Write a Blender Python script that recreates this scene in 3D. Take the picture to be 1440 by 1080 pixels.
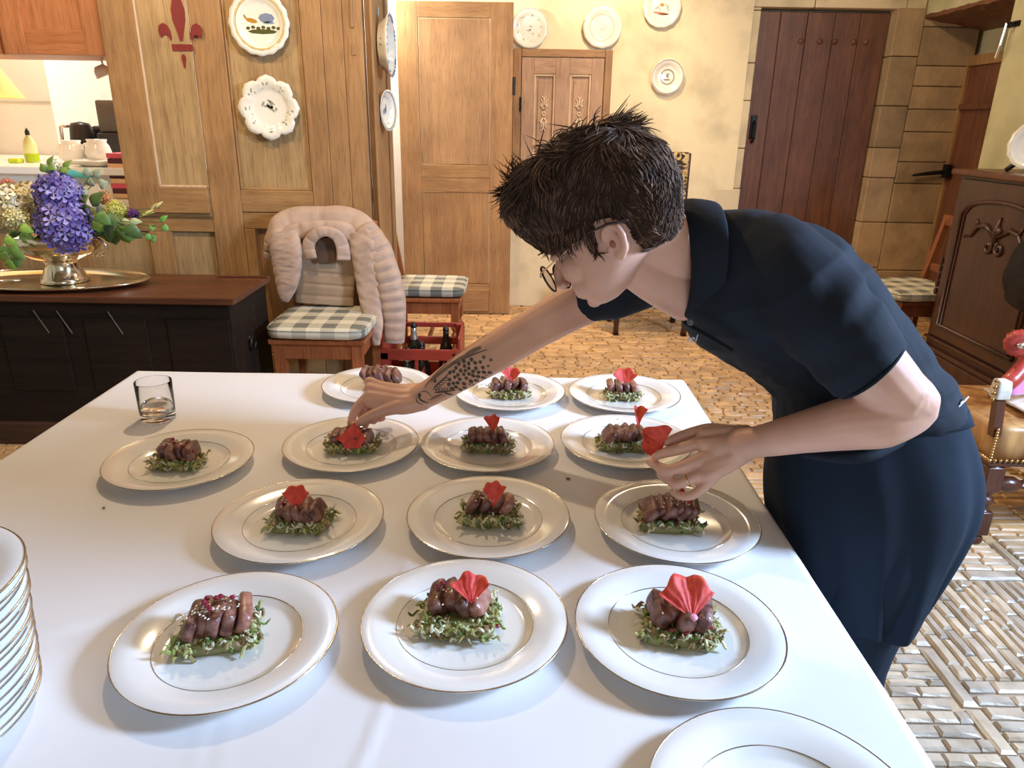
import bpy, math, random
from mathutils import Vector, Matrix, noise
from math import pi, sin, cos, radians as R
random.seed(7)
S = bpy.context.scene
for o in list(bpy.data.objects): bpy.data.objects.remove(o)
COL = S.collection
# ---------------------------------------------------------------- camera
CAM = Vector((0, 0, 1.42))
PITCH, ROLL, FPX = 0.34602, -0.016384, 1020.3
c_, s_ = cos(PITCH), sin(PITCH); cr, sr = cos(ROLL), sin(ROLL)
_r = Vector((1, 0, 0)); _d = Vector((0, -s_, -c_)); FW = Vector((0, c_, -s_))
RT = _r * cr + _d * sr; DN = _d * cr - _r * sr
cd = bpy.data.cameras.new('camera'); cam = bpy.data.objects.new('camera', cd); COL.objects.link(cam)
cd.sensor_width = 36; cd.lens = FPX / 1440 * 36; cd.clip_start = .02
mw = Matrix((RT, -DN, -FW)).transposed().to_4x4(); mw.translation = CAM
cam.matrix_world = mw
S.camera = cam
# ---------------------------------------------------------------- world, lights, exposure
S.view_settings.view_transform = 'Standard'; S.view_settings.look = 'None'
S.view_settings.gamma = 1; S.view_settings.use_curve_mapping = False
S.view_settings.exposure = 0.10
W = bpy.data.worlds.new('world'); S.world = W; W.use_nodes = True
W.node_tree.nodes['Background'].inputs[0].default_value = (.62, .8, 1, 1)
W.node_tree.nodes['Background'].inputs[1].default_value = .6
def light(name, kind, loc, target, power, color, size=.1, size_y=None, angle=None, blend=.5):
    l = bpy.data.lights.new(name, kind); l.energy = power; l.color = color
    if kind == 'AREA':
        l.shape = 'RECTANGLE'; l.size = size; l.size_y = size_y or size
    else: l.shadow_soft_size = size
    if kind == 'SPOT': l.spot_size = R(angle); l.spot_blend = blend
    o = bpy.data.objects.new(name, l); COL.objects.link(o); o.location = loc
    o.rotation_euler = (Vector(target) - Vector(loc)).to_track_quat('-Z', 'Y').to_euler()
    return o
DAY = (.50, .69, 1.0); WARM = (1.0, .74, .46)
# daylight through the window of the right wall, and through the glazed door behind the camera
light('window_daylight', 'AREA', (2.93, 1.0, 2.08), (0.0, 1.0, .75), 215, DAY, .6, .6)
light('rear_door_daylight', 'AREA', (.5, -2.3, 1.5), (0.2, 1.5, .8), 15, (.85, .9, 1), 1.6, 1.6)
# ceiling spot lamps of the dining room, then two added fills
light('ceiling_spot_table', 'SPOT', (-.75, 2.75, 2.62), (-.25, .9, .7), 72, WARM, .035, angle=105)
light('ceiling_spot_plates', 'SPOT', (.75, 4.95, 2.66), (.45, 5.85, 1.9), 60, WARM, .04, angle=130, blend=.8)
light('ceiling_spot_panel', 'SPOT', (-.75, 2.55, 2.64), (-1.3, 3.8, 1.2), 66, WARM, .035, angle=110, blend=.7)
light('ceiling_spot_floor', 'SPOT', (1.0, 3.9, 2.64), (.9, 4.2, 0), 110, WARM, .05, angle=140, blend=.8)
light('ceiling_spot_left', 'SPOT', (-2.1, 2.5, 2.64), (-2.2, 3.7, 1.0), 62, WARM, .04, angle=120, blend=.8)
light('ceiling_spot_door', 'SPOT', (2.0, 4.4, 2.64), (2.4, 5.85, 1.0), 38, WARM, .05, angle=130, blend=.8)  # added fill spot that brightens the brown door and the stone
light('ceiling_glow', 'AREA', (.2, 2.6, 2.68), (.2, 2.6, 0), 12, WARM, 2.5, 2.5)  # added area fill standing in for warm bounce off the ceiling
light('kitchen_lamp', 'POINT', (-2.6, 4.75, 2.35), (0, 0, 0), 32, (1, .95, .86), .12)
light('kitchen_passage_lamp', 'POINT', (-1.2, 5.2, 2.3), (0, 0, 0), 80, (1, .95, .86), .1)
# ---------------------------------------------------------------- helpers
def at_depth(px, py, t): return CAM + RT * ((px - 720) / FPX * t) + DN * ((py - 540) / FPX * t) + FW * t
AD = at_depth
class NT:
    def __init__(s, name):
        s.m = bpy.data.materials.new(name); s.m.use_nodes = True
        s.t = s.m.node_tree; s.b = s.t.nodes['Principled BSDF']
    def n(s, typ, **kw):
        x = s.t.nodes.new(typ)
        for k, v in kw.items():
            if k in x.inputs: x.inputs[k].default_value = v
            else: setattr(x, k, v)
        return x
    def l(s, a, b): s.t.links.new(a, b)
def c4(c): return (c[0], c[1], c[2], 1)
def mat(name, col, rough=.5, metal=0, spec=None, var=.12, scale=8, bump=0, bscale=60, stretch=(1, 1, 1), sub=0, col2=None, trans=0, ior=None, emit=None, es=0, attr=False, coat=0, dist=.002, detail=4, rnd=False, ramp=(.35, .65), sheen=0):
    M = NT(name); b = M.b
    b.inputs['Roughness'].default_value = rough; b.inputs['Metallic'].default_value = metal
    if spec is not None: b.inputs['Specular IOR Level'].default_value = spec
    if ior: b.inputs['IOR'].default_value = ior
    if trans: b.inputs['Transmission Weight'].default_value = trans
    if coat: b.inputs['Coat Weight'].default_value = coat; b.inputs['Coat Roughness'].default_value = .08
    if sheen: b.inputs['Sheen Weight'].default_value = sheen
    if sub:
        b.inputs['Subsurface Weight'].default_value = sub; b.inputs['Subsurface Radius'].default_value = (1, .35, .2); b.inputs['Subsurface Scale'].default_value = .01
    tc = M.n('ShaderNodeTexCoord'); mp = M.n('ShaderNodeMapping'); mp.inputs['Scale'].default_value = stretch
    M.l(tc.outputs['Object'], mp.inputs[0])
    no = M.n('ShaderNodeTexNoise', Scale=scale, Detail=detail); M.l(mp.outputs[0], no.inputs['Vector'])
    rp = M.n('ShaderNodeValToRGB'); rp.color_ramp.elements[0].position = ramp[0]; rp.color_ramp.elements[1].position = ramp[1]
    rp.color_ramp.elements[0].color = c4([x * (1 - var) for x in col]) if col2 is None else c4(col2)
    rp.color_ramp.elements[1].color = c4([min(1, x * (1 + var * .6)) for x in col])
    M.l(no.outputs['Fac'], rp.inputs[0]); out = rp.outputs[0]
    if attr or rnd:
        mx = M.n('ShaderNodeMix', data_type='RGBA', blend_type='MULTIPLY'); mx.inputs[0].default_value = 1
        M.l(out, mx.inputs[6])
        if attr:
            at = M.n('ShaderNodeAttribute', attribute_name='col'); M.l(at.outputs['Color'], mx.inputs[7])
        else:
            oi = M.n('ShaderNodeObjectInfo'); r2 = M.n('ShaderNodeValToRGB')
            r2.color_ramp.elements[0].color = (.72, .7, .68, 1); r2.color_ramp.elements[1].color = (1.15, 1.1, 1.05, 1)
            M.l(oi.outputs['Random'], r2.inputs[0]); M.l(r2.outputs[0], mx.inputs[7])
        out = mx.outputs[2]
    M.l(out, b.inputs['Base Color'])
    if bump:
        nb = M.n('ShaderNodeTexNoise', Scale=bscale, Detail=5); M.l(mp.outputs[0], nb.inputs['Vector'])
        bp = M.n('ShaderNodeBump', Strength=bump, Distance=dist); M.l(nb.outputs['Fac'], bp.inputs['Height']); M.l(bp.outputs[0], b.inputs['Normal'])
    if emit: b.inputs['Emission Color'].default_value = c4(emit); b.inputs['Emission Strength'].default_value = es
    M.out = out
    return M.m
def wood(name, c1, c2, rough=.5, axis='z', sc=1.0, bump=.25, coat=0):
    """grain runs along axis; broad stains on top"""
    M = NT(name); b = M.b; b.inputs['Roughness'].default_value = rough
    if coat: b.inputs['Coat Weight'].default_value = coat; b.inputs['Coat Roughness'].default_value = .25
    st = {'x': (1.2, 16, 16), 'y': (16, 1.2, 16), 'z': (16, 16, 1.2)}[axis]
    tc = M.n('ShaderNodeTexCoord'); mp = M.n('ShaderNodeMapping'); mp.inputs['Scale'].default_value = [q * sc for q in st]
    M.l(tc.outputs['Object'], mp.inputs[0])
    n1 = M.n('ShaderNodeTexNoise', Scale=1.6, Detail=6, Roughness=.65, Distortion=.6); M.l(mp.outputs[0], n1.inputs['Vector'])
    n2 = M.n('ShaderNodeTexNoise', Scale=3.2, Detail=3); M.l(tc.outputs['Object'], n2.inputs['Vector'])
    n3 = M.n('ShaderNodeTexNoise', Scale=9, Detail=4); M.l(mp.outputs[0], n3.inputs['Vector'])
    rp = M.n('ShaderNodeValToRGB'); rp.color_ramp.elements[0].position = .32; rp.color_ramp.elements[1].position = .68
    rp.color_ramp.elements[0].color = c4(c2); rp.color_ramp.elements[1].color = c4(c1)
    M.l(n1.outputs['Fac'], rp.inputs[0])
    r2 = M.n('ShaderNodeValToRGB'); r2.color_ramp.elements[0].position = .35; r2.color_ramp.elements[1].position = .62
    r2.color_ramp.elements[0].color = (.8, .79, .78, 1); r2.color_ramp.elements[1].color = (1.06, 1.06, 1.05, 1)
    M.l(n2.outputs['Fac'], r2.inputs[0])
    mx = M.n('ShaderNodeMix', data_type='RGBA', blend_type='MULTIPLY'); mx.inputs[0].default_value = 1
    M.l(rp.outputs[0], mx.inputs[6]); M.l(r2.outputs[0], mx.inputs[7])
    r3 = M.n('ShaderNodeValToRGB'); r3.color_ramp.elements[0].position = .3; r3.color_ramp.elements[1].position = .5
    r3.color_ramp.elements[0].color = (.72, .7, .68, 1); r3.color_ramp.elements[1].color = (1, 1, 1, 1)
    M.l(n3.outputs['Fac'], r3.inputs[0])
    m2 = M.n('ShaderNodeMix', data_type='RGBA', blend_type='MULTIPLY'); m2.inputs[0].default_value = 1
    M.l(mx.outputs[2], m2.inputs[6]); M.l(r3.outputs[0], m2.inputs[7])
    M.l(m2.outputs[2], b.inputs['Base Color'])
    bp = M.n('ShaderNodeBump', Strength=bump, Distance=.003); M.l(n3.outputs['Fac'], bp.inputs['Height']); M.l(bp.outputs[0], b.inputs['Normal'])
    return M.m
def V(*a): return Vector(a)
class MB:
    def __init__(s): s.v = []; s.f = []; s.c = []
    def add(s, vs, fs, col=None):
        k = len(s.v); s.v += [Vector(v) for v in vs]; s.f += [[i + k for i in f] for f in fs]; s.c += [col or (1, 1, 1)] * len(fs); return s
    def box(s, a, b, col=None, M=None):
        a, b = [min(a[i], b[i]) for i in range(3)], [max(a[i], b[i]) for i in range(3)]
        vs = [Vector((x, y, z)) for x in (a[0], b[0]) for y in (a[1], b[1]) for z in (a[2], b[2])]
        if M: vs = [M @ v for v in vs]
        return s.add(vs, [[0, 1, 3, 2], [4, 6, 7, 5], [0, 4, 5, 1], [2, 3, 7, 6], [0, 2, 6, 4], [1, 5, 7, 3]], col)
    def rings(s, rs, col=None, cap=True, closed=False):
        n = len(rs[0]); vs = [p for r in rs for p in r]; fs = []
        m = len(rs)
        for i in range(m if closed else m - 1):
            for j in range(n):
                a = i * n + j; b_ = i * n + (j + 1) % n; i2 = (i + 1) % m
                fs.append([a, b_, i2 * n + (j + 1) % n, i2 * n + j])
        if cap and not closed: fs += [list(range(n))[::-1], [(m - 1) * n + j for j in range(n)]]
        return s.add(vs, fs, col)
    def tube(s, pts, rad, n=8, col=None, cap=True, flat=1, up=None, closed=False):
        pts = [Vector(p) for p in pts]
        if not hasattr(rad, '__len__'): rad = [rad] * len(pts)
        rs = []; prev = None
        for i, p in enumerate(pts):
            if closed: t = pts[(i + 1) % len(pts)] - pts[i - 1]
            else: t = pts[min(i + 1, len(pts) - 1)] - pts[max(i - 1, 0)]
            t = t.normalized() if t.length > 1e-9 else V(0, 0, 1)
            if prev is None:
                a = Vector(up) if up else (V(0, 0, 1) if abs(t.z) < .9 else V(1, 0, 0))
                u = (a - t * a.dot(t)).normalized()
            else:
                a = Vector(up) if up else prev
                u = (a - t * a.dot(t)); u = u.normalized() if u.length > 1e-6 else prev
            prev = u; w = t.cross(u)
            rs.append([p + (w * cos(2 * pi * k / n) + u * sin(2 * pi * k / n) * flat) * rad[i] for k in range(n)])
        return s.rings(rs, col, cap, closed)
    def lathe(s, prof, n=32, M=None, col=None, cap=False):
        rs = [[(M or Matrix()) @ Vector((r * cos(2 * pi * k / n), r * sin(2 * pi * k / n), z)) for k in range(n)] for r, z in prof]
        return s.rings(rs, col, cap)
    def ell(s, c, r, M=None, nu=14, nv=9, col=None, f=None):
        if not hasattr(r, '__len__'): r = (r, r, r)
        c = Vector(c); rs = []
        for i in range(nv + 1):
            a = -pi / 2 + pi * i / nv; a = max(-pi / 2 + .06, min(pi / 2 - .06, a)); row = []
            for k in range(nu):
                q = Vector((r[0] * cos(a) * cos(2 * pi * k / nu), r[1] * cos(a) * sin(2 * pi * k / nu), r[2] * sin(a)))
                if f: q = f(q)
                row.append(c + ((M @ q) if M else q))
            rs.append(row)
        return s.rings(rs, col, True)
    def grid(s, fn, nu, nv, col=None):
        vs = [fn(i / nu, j / nv) for i in range(nu + 1) for j in range(nv + 1)]
        fs = [[i * (nv + 1) + j, (i + 1) * (nv + 1) + j, (i + 1) * (nv + 1) + j + 1, i * (nv + 1) + j + 1] for i in range(nu) for j in range(nv)]
        return s.add(vs, fs, col)
    def prism(s, poly, h, M=None, col=None):
        """polygon (x,z) in the XZ plane, from y=0 to y=h"""
        n = len(poly); vs = [Vector((x, 0, z)) for x, z in poly] + [Vector((x, h, z)) for x, z in poly]
        if M: vs = [M @ v for v in vs]
        fs = [list(range(n)), [n + i for i in range(n)][::-1]] + [[i, i + n, (i + 1) % n + n, (i + 1) % n] for i in range(n)]
        return s.add(vs, fs, col)
def wloc(o):
    p = V(0, 0, 0)
    while o is not None: p += o.location; o = o.parent
    return p
def ob(name, mb, m, parent=None, smooth=False, bevel=0, sub=0, solid=0, kind=None, label=None, bseg=2, off=None, auto=False):
    me = bpy.data.meshes.new(name); base = wloc(parent) if parent else V(0, 0, 0)
    me.from_pydata([v - base for v in mb.v], [], mb.f); me.validate()
    if m: me.materials.append(m)
    if any(c != (1, 1, 1) for c in mb.c) and len(me.polygons) == len(mb.c):
        at = me.attributes.new('col', 'FLOAT_COLOR', 'FACE')
        at.data.foreach_set('color', [x for c in mb.c for x in (c[0], c[1], c[2], 1)])
    elif m and any(n.type == 'ATTRIBUTE' for n in m.node_tree.nodes):
        at = me.attributes.new('col', 'FLOAT_COLOR', 'FACE'); at.data.foreach_set('color', [1.0] * 4 * len(me.polygons))
    import bmesh
    bm = bmesh.new(); bm.from_mesh(me); bmesh.ops.recalc_face_normals(bm, faces=bm.faces); bm.to_mesh(me); bm.free()
    if smooth: me.shade_smooth()
    if auto: me.shade_smooth(); me.set_sharp_from_angle(angle=R(38))
    o = bpy.data.objects.new(name, me); COL.objects.link(o)
    if parent: o.parent = parent
    if solid: md = o.modifiers.new('s', 'SOLIDIFY'); md.thickness = solid; md.offset = 0
    if sub: md = o.modifiers.new('u', 'SUBSURF'); md.levels = sub; md.render_levels = sub
    if bevel: md = o.modifiers.new('b', 'BEVEL'); md.width = bevel; md.segments = bseg; md.limit_method = 'ANGLE'
    if kind: o['kind'] = kind
    if label: o['label'] = label
    return o
def thing(name, label, cat, loc=(0, 0, 0), group=None):
    o = bpy.data.objects.new(name, None); COL.objects.link(o); o.location = loc; o.empty_display_size = .05
    o['label'] = label; o['category'] = cat
    if group: o['group'] = group
    return o
def tag(o, label, cat, group=None):
    o['label'] = label; o['category'] = cat
    if group: o['group'] = group
    return o
def dup(o, loc=None, rz=None, label=None, group=None, parent=None):
    c = o.copy(); COL.objects.link(c)
    if parent: c.parent = parent
    if loc is not None: c.location = loc
    if rz is not None: c.rotation_euler = (0, 0, rz)
    if label: c['label'] = label
    if group: c['group'] = group
    for ch in list(o.children): dup(ch, parent=c)
    return c
def empty_struct(name, loc=(0, 0, 0)):
    o = bpy.data.objects.new(name, None); COL.objects.link(o); o.location = loc; o['kind'] = 'structure'; return o
def bx(name, a, b, m, parent=None, bevel=.003, **k): return ob(name, MB().box(a, b), m, parent, bevel=bevel, **k)
# ---------------------------------------------------------------- materials
OAK = wood('oak_pale', (.46, .26, .105), (.33, .17, .065), .48)
OAKP = wood('oak_panel', (.50, .335, .155), (.36, .22, .095), .5)
OAKX = wood('oak_rail', (.45, .255, .10), (.32, .17, .062), .48, axis='x')
OAKD = wood('oak_door', (.43, .24, .10), (.31, .165, .065), .5)
OAKDX = wood('oak_door_rail', (.41, .23, .095), (.30, .16, .062), .5, axis='x')
CHERRY = wood('cherry_wood', (.42, .14, .05), (.27, .075, .025), .35, axis='x')
CHERRYZ = wood('cherry_wood_upright', (.42, .14, .05), (.27, .075, .025), .35)
BROWN = wood('brown_door_wood', (.195, .080, .038), (.115, .044, .022), .5, bump=.5)
BROWN2 = wood('recess_door_wood', (.22, .085, .04), (.12, .045, .022), .5)
DARK = wood('black_oak', (.022, .012, .008), (.010, .006, .004), .65, axis='x')
DARKTOP = wood('chest_top_wood', (.15, .048, .02), (.07, .022, .01), .32, axis='x')
WALNUT = wood('dark_walnut', (.075, .027, .016), (.035, .013, .009), .3, coat=.2)
DARK.node_tree.nodes['Principled BSDF'].inputs['Specular IOR Level'].default_value = .2
CHAIRW = wood('chair_wood', (.30, .10, .04), (.17, .05, .02), .35)
TURN = wood('turned_walnut', (.12, .035, .018), (.06, .018, .01), .28, coat=.3)
PLASTER = mat('old_plaster', (.80, .68, .44), .85, col2=(.60, .52, .34), scale=3.5, detail=8, bump=.5, bscale=14, dist=.006, ramp=(.3, .55))
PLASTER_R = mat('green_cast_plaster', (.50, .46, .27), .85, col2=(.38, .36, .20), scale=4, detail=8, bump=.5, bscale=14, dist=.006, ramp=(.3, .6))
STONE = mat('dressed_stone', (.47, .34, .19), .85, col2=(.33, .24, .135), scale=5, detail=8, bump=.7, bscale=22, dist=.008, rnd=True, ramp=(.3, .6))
MORTAR = mat('stone_mortar', (.40, .32, .20), .9, bump=.5, bscale=40)
WHITE = mat('kitchen_white_wall', (.86, .84, .78), .5, var=.03)
TILE = mat('white_tile', (.84, .82, .74), .25, var=.03)
CEIL = mat('ceiling_boards_wood', (.34, .22, .12), .6, var=.3, scale=4, stretch=(1, 8, 1))
FLOORM = mat('floor_bed_mortar', (.36, .27, .18), .9, var=.3, scale=10, bump=.4, bscale=40)
def floor_stone_mat(name, rnd):
    M = NT(name); b = M.b; b.inputs['Roughness'].default_value = .42
    tc = M.n('ShaderNodeNewGeometry')
    no = M.n('ShaderNodeTexNoise', Scale=14, Detail=6); M.l(tc.outputs['Position'], no.inputs['Vector'])
    rp = M.n('ShaderNodeValToRGB'); rp.color_ramp.elements[0].position = .3; rp.color_ramp.elements[1].position = .7
    rp.color_ramp.elements[0].color = (.34, .28, .21, 1); rp.color_ramp.elements[1].color = (.52, .45, .36, 1)
    M.l(no.outputs['Fac'], rp.inputs[0])
    # beyond the pale strip, warm light is painted into the stones as ochre
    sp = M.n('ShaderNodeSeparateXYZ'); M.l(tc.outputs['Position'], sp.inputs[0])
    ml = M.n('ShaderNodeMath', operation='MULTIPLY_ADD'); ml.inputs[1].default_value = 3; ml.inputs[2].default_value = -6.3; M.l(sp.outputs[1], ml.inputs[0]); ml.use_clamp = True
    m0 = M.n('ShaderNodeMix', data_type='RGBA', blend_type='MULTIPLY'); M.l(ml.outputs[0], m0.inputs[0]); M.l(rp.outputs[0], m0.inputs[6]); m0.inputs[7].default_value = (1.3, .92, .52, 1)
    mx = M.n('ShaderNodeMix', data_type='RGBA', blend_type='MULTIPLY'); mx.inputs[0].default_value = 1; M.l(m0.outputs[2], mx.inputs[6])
    if rnd:
        oi = M.n('ShaderNodeObjectInfo'); r2 = M.n('ShaderNodeValToRGB')
        r2.color_ramp.elements[0].color = (.8, .8, .82, 1); r2.color_ramp.elements[1].color = (1.15, 1.1, 1.0, 1)
        M.l(oi.outputs['Random'], r2.inputs[0]); M.l(r2.outputs[0], mx.inputs[7])
    else:
        at = M.n('ShaderNodeAttribute', attribute_name='col'); M.l(at.outputs['Color'], mx.inputs[7])
    M.l(mx.outputs[2], b.inputs['Base Color'])
    nb = M.n('ShaderNodeTexNoise', Scale=70, Detail=4); M.l(tc.outputs['Position'], nb.inputs['Vector'])
    bp = M.n('ShaderNodeBump', Strength=.5, Distance=.003); M.l(nb.outputs['Fac'], bp.inputs['Height']); M.l(bp.outputs[0], b.inputs['Normal'])
    return M.m
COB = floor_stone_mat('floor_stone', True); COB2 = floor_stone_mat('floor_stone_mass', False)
PORC = mat('white_porcelain', (.88, .88, .86), .12, var=.01, coat=.5)
SILVB = mat('platinum_band', (.50, .46, .40), .22, 1, var=.05)
GOLD = mat('gold_leaf_band', (.70, .50, .25), .25, 1, var=.05)
FAIENCE = mat('cream_faience', (.86, .82, .70), .18, var=.03, coat=.5)
FBLUE = mat('faience_blue_paint', (.22, .27, .38), .3)
FBROWN = mat('faience_brown_paint', (.30, .20, .12), .3)
FGREY = mat('faience_grey_green_paint', (.34, .36, .27), .3)
FYEL = mat('faience_yellow_paint', (.60, .42, .05), .3)
IRON = mat('black_iron', (.03, .028, .026), .45, .8, var=.3, scale=30)
STEEL = mat('bright_steel', (.75, .74, .70), .2, 1, var=.05)
SILVER = mat('silver_plate', (.86, .80, .66), .13, 1, var=.06, bump=.05, bscale=10)
CLOTH = mat('white_table_linen', (.84, .83, .84), .8, var=.03, scale=3, bump=.25, bscale=8, dist=.004)
GLASS = mat('clear_glass', (1, 1, 1), .0, var=0, trans=1, ior=1.33)
BLACKP = mat('black_plastic', (.02, .02, .022), .35, var=.1)
# ================================================================ SETTING
def rot_to(zdir, ydir=(0, 0, 1)):
    z = Vector(zdir).normalized(); y = Vector(ydir); x = y.cross(z).normalized(); y = z.cross(x)
    return Matrix((x, y, z)).transposed().to_4x4()
def xf(loc, zdir=(0, -1, 0), ydir=(0, 0, 1)):
    m = rot_to(zdir, ydir); m.translation = Vector(loc); return m
H0 = 2.75
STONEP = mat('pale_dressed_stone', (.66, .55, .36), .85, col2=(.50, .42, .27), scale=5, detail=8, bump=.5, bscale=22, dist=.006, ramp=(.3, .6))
# floor: mortar bed with stones set on edge
floor = ob('floor', MB().box((-3.9, -2.6, -.12), (3.6, 6.4, -.012)), FLOORM, kind='structure')
def stone_mb(l, w, h=.03, seed=0, nx=2, mb=None, cx=0, cy=0, along='y', col=None):
    rd = random.Random(seed); g = .0035
    a, b = l / 2 - g, w / 2 - g; ch = min(.006, w * .2)
    def P(u, v, z, k): return (u * (1 + rd.uniform(-.03, .03)), v * (1 + rd.uniform(-.10, .10)), z)
    base = [(-a, -b), (0, -b), (a, -b), (a, b), (0, b), (-a, b)]
    lo = [(x, y, -.03) for x, y in base]; mid = [P(x, y, -.004 + rd.uniform(-.001, .001), 0) for x, y in base]
    top = [((x - (ch if x > 0 else -ch if x < 0 else 0)), (y - (ch if y > 0 else -ch)), rd.uniform(0, .005)) for x, y in base]
    vs = lo + mid + top
    if along == 'y': vs = [(y, x, z) for x, y, z in vs]
    vs = [(x + cx, y + cy, z) for x, y, z in vs]
    fs = []
    for r in (0, 6):
        for i in range(6): fs.append([r + i, r + (i + 1) % 6, r + 6 + (i + 1) % 6, r + 6 + i])
    fs += [[12, 13, 16, 17], [13, 14, 15, 16]]
    mb = mb or MB(); mb.add(vs, fs, col); return mb
rs = random.Random(11)
stones = []
def field(x0, x1, y0, y1, along, w0=.026, w1=.042, l0=.07, l1=.17):
    if along == 'y':
        x = x0
        while x < x1 - .012:
            w = min(rs.uniform(w0, w1), x1 - x); y = y0 - rs.uniform(0, .08)
            while y < y1:
                l = rs.uniform(l0, l1); ya, yb = max(y, y0), min(y + l, y1)
                if yb - ya > .03: stones.append(((x + w / 2), (ya + yb) / 2, yb - ya, w, 'y'))
                y += l
            x += w
    else:
        y = y0
        while y < y1 - .012:
            w = min(rs.uniform(w0, w1), y1 - y); x = x0 - rs.uniform(0, .08)
            while x < x1:
                l = rs.uniform(l0, l1); xa, xb = max(x, x0), min(x + l, x1)
                if xb - xa > .03: stones.append(((xa + xb) / 2, y + w / 2, xb - xa, w, 'x'))
                x += l
            y += w
field(1.195, 1.245, -.6, 2.08, 'y', .05, .05, .14, .26)           # long separator courses
field(1.245, 2.9, 1.61, 2.08, 'y')
field(.5, 1.195, .2, 1.61, 'x', .034, .05, .06, .12)
field(.5, 1.195, 1.61, 2.08, 'x', .03, .045, .05, .12)
field(1.245, 2.9, .2, 1.56, 'x', .03, .05, .06, .14)
field(1.245, 2.9, 1.56, 1.61, 'x', .05, .05, .1, .2)
field(.5, 2.9, 2.08, 2.14, 'x', .06, .06, .14, .26)
field(.5, 1.75, 2.14, 3.2, 'x', .03, .05, .08, .2); field(1.8, 2.9, 2.14, 3.2, 'x', .03, .05, .08, .2); field(1.75, 1.8, 2.14, 3.2, 'y', .05, .05, .14, .24)
field(-.9, .5, 1.95, 3.2, 'x', .03, .05, .08, .2)
field(-3.5, 2.9, 3.2, 3.26, 'x', .06, .06, .14, .26)
field(-.9, 2.9, 3.26, 4.5, 'x', .03, .045, .06, .14)
field(-3.5, 2.9, 4.5, 4.56, 'x', .06, .06, .14, .26)
field(-.9, 3.3, 4.56, 5.85, 'x', .035, .055, .09, .22)
field(-3.5, -.9, .6, 3.2, 'x', .035, .055, .09, .22)
def stone_size(s):
    p = V(s[0], s[1], 0) - CAM; t = p.dot(FW)
    px = 720 + FPX * p.dot(RT) / t; py = 540 + FPX * p.dot(DN) / t
    vis = 0 <= px <= 1460 and py <= 1090
    # parts of the floor the table and the cook leave in view
    if py > 560 and not (px > 1200 + (900 - py) * .25 or (px > 985 and py < 620)): vis = False
    return (s[2] * s[3] / t ** 2) if vis and t > 0 else -1
stones.sort(key=stone_size, reverse=True)
pool = []
for i, s in enumerate(stones[:296]):
    if i < 24:
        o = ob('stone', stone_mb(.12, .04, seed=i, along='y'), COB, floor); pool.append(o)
    else:
        o = pool[i % 24].copy(); COL.objects.link(o)
    o.location = (s[0], s[1], -.002)
    o.rotation_euler = (0, 0, 0 if s[4] == 'y' else pi / 2); o.scale = (s[3] / .04, s[2] / .12, 1)
mb = MB()
for i, s in enumerate(stones[296:]):
    k = rs.uniform(.75, 1.12); stone_mb(s[2], s[3], seed=i + 999, mb=mb, cx=s[0], cy=s[1], along=s[4], col=(k, k * .99, k * .97))
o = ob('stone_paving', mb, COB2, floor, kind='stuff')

ceiling = ob('ceiling', MB().box((-3.9, -2.6, H0), (3.6, 6.4, H0 + .1)), CEIL, kind='structure')
for i in range(5): bx('beam', (-3.9, -1.6 + i * 1.75, H0 - .14), (3.6, -1.44 + i * 1.75, H0), CEIL, ceiling, bevel=.01)
# far wall (plaster), stone masonry around the brown door, brown door opening
wf = empty_struct('wall_far')
FY = 5.85
mb = MB(); mb.box((-.865, FY, 0), (1.7, FY + .3, H0)); ob('plaster', mb, PLASTER, wf)
ob('masonry_core', MB().box((1.7, FY + .16, 0), (3.75, FY + .3, H0)), MORTAR, wf)
def masonry(x0, x1, z0, z1, rows, seed, yj=0, name='stone', split=.38, m_=None):
    rd = random.Random(seed); z = z0
    for r in rows:
        h = min(r, z1 - z)
        if h < .02: break
        x = x0; n = 0
        while x < x1 - .02:
            l = min(rd.uniform(split * .7, split * 1.3), x1 - x)
            if x1 - x - l < .12: l = x1 - x
            yo = rd.uniform(-.006, .006)
            o = ob(name, MB().box((x + .002, FY + yo + yj, z + .002), (x + l - .002, FY + .17, z + h - .002)), m_ or STONE, wf, bevel=.008)
            x += l
        z += h
ROWS = [.32, .28, .36, .3, .34, .26, .35, .3, .4]
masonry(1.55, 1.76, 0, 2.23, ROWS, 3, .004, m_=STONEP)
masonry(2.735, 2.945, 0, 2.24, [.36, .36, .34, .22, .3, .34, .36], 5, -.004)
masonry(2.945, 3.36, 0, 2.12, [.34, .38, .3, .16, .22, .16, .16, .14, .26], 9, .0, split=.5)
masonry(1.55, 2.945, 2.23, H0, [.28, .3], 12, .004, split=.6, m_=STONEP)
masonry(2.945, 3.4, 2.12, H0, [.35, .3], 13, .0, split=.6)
# brown plank door
door = empty_struct('door_1', (2.25, FY + .1, 0))
xs = [1.77, 1.93, 2.13, 2.33, 2.52, 2.727]
for i in range(5):
    bx('plank', (xs[i] + .0015, FY + .085 + .002 * (i % 2), .02), (xs[i + 1] - .0015, FY + .125, 2.215), BROWN, door, bevel=.004)
bx('threshold', (1.76, FY, 0), (2.735, FY + .16, .02), BROWN, door)
mb = MB()
for k, x in enumerate((2.1, 2.24, 2.35, 2.49, 2.58)):
    ob('bolt', MB().lathe([(.0, -.004), (.013, -.004), (.02, .004), (.02, .012), (.0, .014)], 12, xf((x, FY + .086, 2.02))), BROWN2, door, smooth=True)
ob('door_handle', MB().box((1.80, FY + .07, 1.33), (1.845, FY + .087, 1.5)).tube([(1.822, FY + .07, 1.46), (1.822, FY + .03, 1.43), (1.822, FY + .03, 1.34), (1.822, FY + .07, 1.30)], .009), IRON, door, bevel=.003)
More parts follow.
